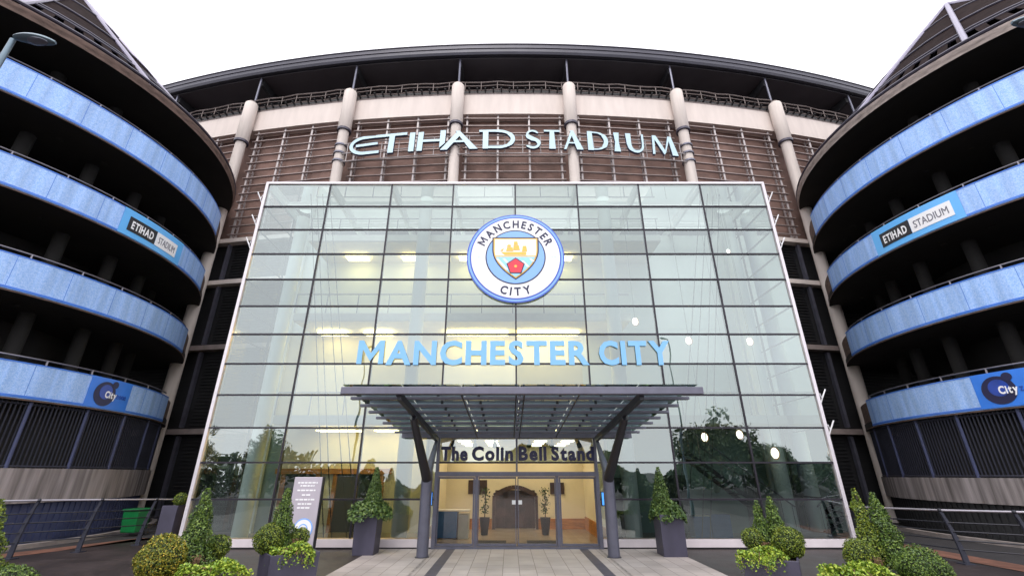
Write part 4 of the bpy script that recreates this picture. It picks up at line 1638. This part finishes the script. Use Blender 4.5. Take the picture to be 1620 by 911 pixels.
# ------------------------------------------------------------------ planters and plants
def box_planter(x, y, w, d, h, rot, label, group, name='planter', taper=.04):
    t = empty(name, (x, y, 0), label, 'planter', group)
    def C(sx, sy, z, k=1., ins=0.):
        lx, ly = sx * (w / 2 * k - ins), sy * (d / 2 * k - ins)
        return (x + lx * cos(rot) - ly * sin(rot), y + lx * sin(rot) + ly * cos(rot), z)
    q = [(-1, -1), (1, -1), (1, 1), (-1, 1)]
    V = [C(a, b, 0, 1 - taper) for a, b in q] + [C(a, b, h) for a, b in q] + [C(a, b, h, 1, .04) for a, b in q] + [C(a, b, h - .09, 1, .045) for a, b in q]
    F = [(0, 3, 2, 1)]
    for i in range(4):
        j = (i + 1) % 4
        F += [(i, j, j + 4, i + 4), (i + 4, j + 4, j + 8, i + 8), (i + 8, j + 8, j + 12, i + 12)]
    mb = MB(); mb.add(V, F)
    part(mb, 'planter_box', 'planter', t, bevel=.008)
    mb = MB(); mb.add([C(a, b, h - .06, 1, .05) for a, b in q], [(0, 1, 2, 3)])
    part(mb, 'soil', 'soil', t, recalc=False)
    return t

def clump(name, loc, label, cat, group, foliage_fn, core_fn, stem, mats):
    t = empty(name, loc, label, cat, group)
    mb = MB(); stem(mb); part(mb, 'stem', 'bark', t)
    mb = MB(); core_fn(mb)
    for _ in (0,):
        foliage_fn(mb)
    part(mb, 'foliage', mats, t, recalc=False)
    return t

def ball_plant(x, y, z, r, label, m='leaf_ball', n=1500, base=.5, group='clipped ball shrubs', ls=.034):
    n *= 1.9
    t = empty('ball_shrub', (x, y, base), label, 'shrub', group)
    mb = MB(); mb.tube([(x, y, base), (x, y, z)], .02, 6); part(mb, 'stem', 'bark', t)
    mb = MB()
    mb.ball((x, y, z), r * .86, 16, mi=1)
    for _ in range(int(n)):
        v = Vector((random.gauss(0, 1), random.gauss(0, 1), random.gauss(0, 1))).normalized()
        lump = 1 + .05 * sin(5 * v.x + 3 * v.z + x * 7) + .04 * sin(9 * v.y + 6 * v.z)
        rr = r * lump * random.uniform(.86, 1.03)
        leaf(mb, (x + v.x * rr, y + v.y * rr, z + v.z * rr * .97), ls, v, .7)
    mb2 = mb
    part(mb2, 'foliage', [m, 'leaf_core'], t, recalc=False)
    return t

def cone_plant(x, y, z0, h, r, label, m='leaf_cone', n=2200, lean=(0, 0), base=.5, group='clipped cone shrubs', ls=.042, lumps=1.):
    n *= 1.6
    t = empty('cone_shrub', (x, y, base), label, 'shrub', group)
    mb = MB(); mb.tube([(x, y, base), (x + lean[0] * .8, y + lean[1], z0 + h * .9)], .02, 6); part(mb, 'stem', 'bark', t)
    mb = MB()
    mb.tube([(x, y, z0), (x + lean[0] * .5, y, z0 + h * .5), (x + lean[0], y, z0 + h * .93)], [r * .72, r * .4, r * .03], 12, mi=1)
    for _ in range(int(n)):
        q = 1 - sqrt(random.random())
        q = min(q * 1.08, 1)
        a = random.uniform(0, 2 * pi)
        rr = r * (1 - q) ** .85 + .035
        rr *= 1 + lumps * (.16 * sin(q * 19 + a * 2 + x) + .12 * sin(q * 9 - a * 3 + y * 4))
        rr *= random.uniform(.72, 1.06)
        v = (cos(a), sin(a), .4)
        leaf(mb, (x + lean[0] * q + rr * cos(a), y + lean[1] * q + rr * sin(a), z0 + q * h), ls, v, .8)
    part(mb, 'foliage', [m, 'leaf_core'], t, recalc=False)
    return t

def trailing(x, y, z, L, W, rot, label, n=1500, base=.5, ls=.06, m='leaf_ivy', drape=.25):
    t = empty('trailing_ivy', (x, y, base), label, 'plant', 'trailing ivy spilling over planters')
    mb = MB()
    for k in range(14):
        a = random.uniform(0, 2 * pi)
        ex, ey = L / 2 * cos(a), W / 2 * sin(a)
        gx, gy = x + ex * cos(rot) - ey * sin(rot), y + ex * sin(rot) + ey * cos(rot)
        mb.tube([(x, y, z - .05), ((x + gx) / 2, (y + gy) / 2, z + .08), (gx, gy, z - random.uniform(0, drape))], .006, 4)
    part(mb, 'stem', 'twig', t)
    mb = MB()
    for _ in range(int(n)):
        a = random.uniform(0, 2 * pi)
        q = sqrt(random.random())
        ex, ey = L / 2 * q * cos(a), W / 2 * q * sin(a)
        hump = .09 * (1 - q * q) + .05 * sin(ex * 9 + ey * 5) + random.uniform(-.05, .05)
        if q > .86: hump -= random.random() ** 2 * drape
        leaf(mb, (x + ex * cos(rot) - ey * sin(rot), y + ex * sin(rot) + ey * cos(rot), z + hump), ls, (0, 0, 1), .9)
    # hanging strands
    for k in range(7):
        a = random.uniform(pi, 2 * pi)
        ex, ey = L / 2 * .98 * cos(a), W / 2 * .98 * sin(a)
        gx, gy = x + ex * cos(rot) - ey * sin(rot), y + ex * sin(rot) + ey * cos(rot)
        ln = random.uniform(.1, .32)
        for j in range(22):
            leaf(mb, (gx + random.gauss(0, .025), gy + random.gauss(0, .02), z - ln * j / 22), ls * .8, (0, -1, .3), .7)
    part(mb, 'foliage', m, t, recalc=False)
    return t

def low_twigs(x, y, z, label, n=26):
    t = empty('dry_grass', (x, y, z), label, 'plant', 'reddish dry tufts in the planters')
    mb = MB()
    for k in range(n):
        a = random.uniform(0, 2 * pi)
        l = random.uniform(.12, .26)
        mb.tube([(x, y, z), (x + .06 * cos(a), y + .06 * sin(a), z + l)], [.006, .002], 4)
    part(mb, 'blade', 'twig', t)
    mb = MB()
    for k in range(120):
        leaf(mb, (x + random.gauss(0, .05), y + random.gauss(0, .05), z + random.uniform(.02, .24)), .035, None)
    part(mb, 'seed_head', 'twig', t, recalc=False)

GP = 'low square dark planters in the forecourt'
# left middle planter
box_planter(-4.98, -4.72, .98, .98, .60, radians(38), 'low dark square planter nearest the path on the left', GP)
ball_plant(-5.42, -4.83, .84, .30, 'round clipped shrub in front of the cone left of the path', n=2000)
ball_plant(-5.0, -4.30, .80, .21, 'small olive ball shrub in front of the totem', n=900)
cone_plant(-5.33, -4.5, .58, 1.24, .31, 'leafy cone shrub in front of the grey totem', lean=(-.03, 0), n=2800)
trailing(-4.80, -5.0, .63, .92, .55, radians(12), 'bright ivy spilling from the planter left of the path', n=1700)
low_twigs(-4.95, -4.62, .58, 'reddish dry tuft beside the small olive ball shrub')
# right middle planter
box_planter(5.12, -5.22, 1.0, 1.0, .58, radians(-30), 'low dark square planter nearest the path on the right', GP)
ball_plant(5.56, -5.2, .82, .31, 'round bright green clipped shrub right of the path', n=2100, m='leaf_ball')
ball_plant(4.99, -4.85, .84, .22, 'small olive ball shrub left of the twin cones right of the path', n=900)
cone_plant(5.58, -4.75, .58, 1.08, .25, 'taller right hand one of the twin cones behind the round shrub', n=2300, lean=(.0, 0))
cone_plant(5.25, -4.75, .58, 1.0, .17, 'thinner left hand one of the twin cones behind the round shrub', n=1700, lean=(.02, 0))
trailing(4.78, -5.55, .62, .98, .6, radians(-8), 'bright ivy spilling from the planter right of the path', n=1800)
low_twigs(5.15, -5.05, .56, 'reddish dry tuft between the cones and the bright round shrub')
# left near planter
box_planter(-5.75, -6.6, 1.3, 1.0, .54, radians(20), 'low dark planter at the bottom edge left of the path', GP)
ball_plant(-6.28, -6.85, .78, .375, 'large orange tinged ball shrub at the lower left', 'leaf_ball_orange', n=3600)
cone_plant(-6.14, -6.2, .5, 1.36, .32, 'dark green tall cone shrub behind the orange tinged ball', n=3200, lean=(-.02, 0))
ball_plant(-5.98, -5.75, .80, .23, 'small ball shrub right of the tall left cone', n=1200)
trailing(-5.2, -7.05, .62, 1.15, .6, radians(10), 'bright ivy along the bottom edge left of the path', n=2400)
low_twigs(-5.75, -6.7, .56, 'reddish dry tuft right of the large orange tinged ball')
# far left planter
box_planter(-8.3, -7.7, 1.3, 1.0, .5, radians(10), 'low dark planter at the far left bottom corner', GP)
cone_plant(-8.95, -7.35, .5, 1.22, .34, 'yellow green conifer cut by the left edge of the picture', 'leaf_ball', n=2800)
ball_plant(-7.88, -7.85, .46, .40, 'dull green ball shrub at the bottom left corner', 'leaf_cone', n=2600, base=.3)
# right near planter
box_planter(6.45, -6.6, 1.5, 1.0, .50, radians(-12), 'low dark planter at the bottom edge right of the path', GP)
ball_plant(6.42, -6.05, .72, .28, 'olive ball shrub left of the tall right cones', n=1700)
ball_plant(6.92, -6.8, .58, .385, 'large dark green ball shrub at the lower right', 'leaf_cone', n=3400)
cone_plant(7.05, -6.0, .5, 1.28, .30, 'wide leafy cone with bright twisting tip at the lower right', n=3000, lean=(-.05, 0))
cone_plant(6.74, -5.95, .5, 1.36, .19, 'thin taller cone left of the wide one at the lower right', n=1900, lean=(-.05, 0), m='leaf_ball')
trailing(5.75, -6.85, .56, 1.25, .55, radians(-8), 'bright ivy along the bottom edge right of the path', n=2400)
low_twigs(6.35, -6.55, .5, 'reddish dry tuft in front of the thin right cone')
# tall planters beside the canopy posts
GT = 'tall square planters beside the canopy posts'
for x, y, lb, s in ((-4.40, -.95, 'left', 0), (4.38, -1.2, 'right', 1)):
    box_planter(x, y, .67, .67, 1.06, 0, 'tall dark square planter %s of the canopy posts' % lb, GT, taper=.10 if s == 0 else .02)
    cone_plant(x + .08 if s == 0 else x - .12, y + .02, 1.0, 1.32, .30, 'smooth dark cone shrub in the tall planter %s of the doors' % lb, 'leaf_bush', n=3800, base=.98, ls=.045, lumps=.3)
    t = empty('leafy_underplanting', (x, y, 1.0), 'bushy green underplanting filling the tall planter %s of the doors' % lb, 'plant', 'underplanting in the tall planters')
    mb = MB()
    for k in range(9):
        a = 2 * pi * k / 9
        mb.tube([(x, y, 1.0), (x + .35 * cos(a), y + .35 * sin(a), 1.22)], .008, 4)
    part(mb, 'stem', 'bark', t)
    mb = MB()
    for _ in range(2600):
        a = random.uniform(0, 2 * pi)
        q = random.random() ** .5
        rr = (.62 if s == 0 else .5) * q * (1 + .12 * sin(3 * a + x))
        z = 1.08 + .34 * (1 - q ** 3) * random.random() + .08 * sin(4 * a) * q - (.18 * random.random() if q > .85 else 0)
        leaf(mb, (x + rr * cos(a), y + rr * sin(a), z), .085, (cos(a) * q, sin(a) * q, .8), .7)
    part(mb, 'foliage', 'leaf_bush', t, recalc=False)
GC = 'tall planters at the corners of the glass hall'
box_planter(-11.05, .25, .5, .5, 1.2, 0, 'slim dark planter at the left corner of the glass hall', GC)
ball_plant(-10.9, .2, 1.38, .2, 'small ball shrub atop the planter at the left glass corner', n=700, base=1.15)
box_planter(10.95, .05, .5, .5, 1.06, 0, 'slim dark planter at the right corner of the glass hall', GC)
ball_plant(10.82, -.03, 1.18, .2, 'small bright ball shrub atop the planter at the right glass corner', 'leaf_ivy', n=700, base=1.0)

# ------------------------------------------------------------------ street lamps
def street_lamp(x, y, h, dx, dy, label):
    t = empty('street_lamp', (x, y, 0), label, 'street lamp', 'street lamps beside the forecourt')
    mb = MB(); mb.tube([(x, y, 0), (x, y, 1.2), (x, y, 1.25), (x, y, h)], [.085, .085, .055, .04], 12)
    part(mb, 'pole', 'lamp_metal', t, smooth=True)
    d = Vector((dx, dy, 0)).normalized()
    p = Vector((x, y, h))
    mb = MB()
    n = 10
    vs, fs = [], []
    L_, W_ = .58, .115
    for i in range(n + 1):
        q = i / n
        c = p + d * (q * L_) + Vector((0, 0, .05 + .05 * sin(pi * q * .6)))
        w = W_ * (sin(pi * min(.06 + q * .92, 1)) ** .5)
        s_ = Vector((-d.y, d.x, 0))
        for k in range(10):
            a = 2 * pi * k / 10
            vs.append(c + s_ * w * cos(a) + Vector((0, 0, 1)) * (.07 if sin(a) > 0 else .035) * sin(a) * (w / W_ + .2))
    for i in range(n):
        for k in range(10):
            k2 = (k + 1) % 10
            fs.append((i * 10 + k, i * 10 + k2, (i + 1) * 10 + k2, (i + 1) * 10 + k))
    fs += [tuple(range(10)), tuple(n * 10 + k for k in range(10))]
    mb.add(vs, fs)
    hd = part(mb, 'lamp_head', 'lamp_metal', t, smooth=True)
    mb = MB()
    c = p + d * (L_ * .55) + Vector((0, 0, .055))
    mb.ball(c, .13, 14, (1.3 * abs(d.x) + .2, .72, .2))
    part(mb, 'lens', 'lamp_glass', hd, smooth=True)
street_lamp(-8.82, -10.33, 9.05, 1, .25, 'street lamp with oval head in front of the left tower')
street_lamp(9.30, -10.33, 9.45, -1, .1, 'street lamp head showing at the top right corner')

# ------------------------------------------------------------------ trees across the road, seen mirrored in the glass
def make_tree(x, y, h, w, label):
    t = empty('tree', (x, y, 0), label, 'tree', 'trees mirrored in the lower glass')
    mb = MB()
    mb.tube([(x, y, 0), (x + .1, y, h * .35), (x, y, h * .7)], [h * .035, h * .025, h * .01], 8)
    for k in range(7):
        a = 2 * pi * k / 7
        mb.tube([(x, y, h * (.3 + .04 * k)), (x + w * .3 * cos(a), y + w * .3 * sin(a), h * (.5 + .05 * k))], [h * .012, h * .004], 5)
    part(mb, 'trunk', 'bark', t)
    mb = MB()
    cl = []
    for k in range(46):
        v = Vector((random.gauss(0, 1), random.gauss(0, 1), random.gauss(0, .8)))
        v = v.normalized() * random.uniform(.35, 1.0)
        zc = max(v.z, -.95)
        k_ = 1.1 - .35 * max(zc, 0)
        cl.append((Vector((x + v.x * w * .42 * k_, y + v.y * w * .42 * k_, h * .52 + zc * h * .38)), random.uniform(.6, 1.0) * w * .19))
    for _ in range(7000):
        c, r = random.choice(cl)
        v = Vector((random.gauss(0, 1), random.gauss(0, 1), random.gauss(0, 1))).normalized()
        leaf(mb, c + v * r * random.uniform(.5, 1.1), w * .045, v, .9)
    part(mb, 'crown', 'leaf_tree', t, recalc=False)
    return t
for args in ((19.5, -30, 8.2, 8.5, 'broad round tree mirrored in the right of the glass'),
             (26.5, -33, 6.0, 6.0, 'lower bushy tree mirrored beside the broad one'),
             (33, -30, 6.5, 5.5, 'bushy tree mirrored at the right edge of the glass'),
             (-23.5, -30, 7.2, 4.2, 'slim tree mirrored beside the left interior column'),
             (-29, -28, 7.2, 4.0, 'slim tree mirrored at the left edge of the glass'),
             (-36, -32, 6.5, 6, 'round tree far across the road on the left')):
    make_tree(*args)
mb = MB()
for _ in range(15000):
    x = random.uniform(-60, 60)
    z = random.random() ** .6 * (3.1 + 1.1 * sin(x * .23 + 1) + .7 * sin(x * .71) + .4 * sin(x * 1.9))
    leaf(mb, (x, -38 + random.gauss(0, .7), z), .6, (0, 1, .4), .8)
tag(mb.build('hedge', 'leaf_dark', recalc=False), 'long dark hedge across the road mirrored low in the glass', 'hedge', kind='stuff')
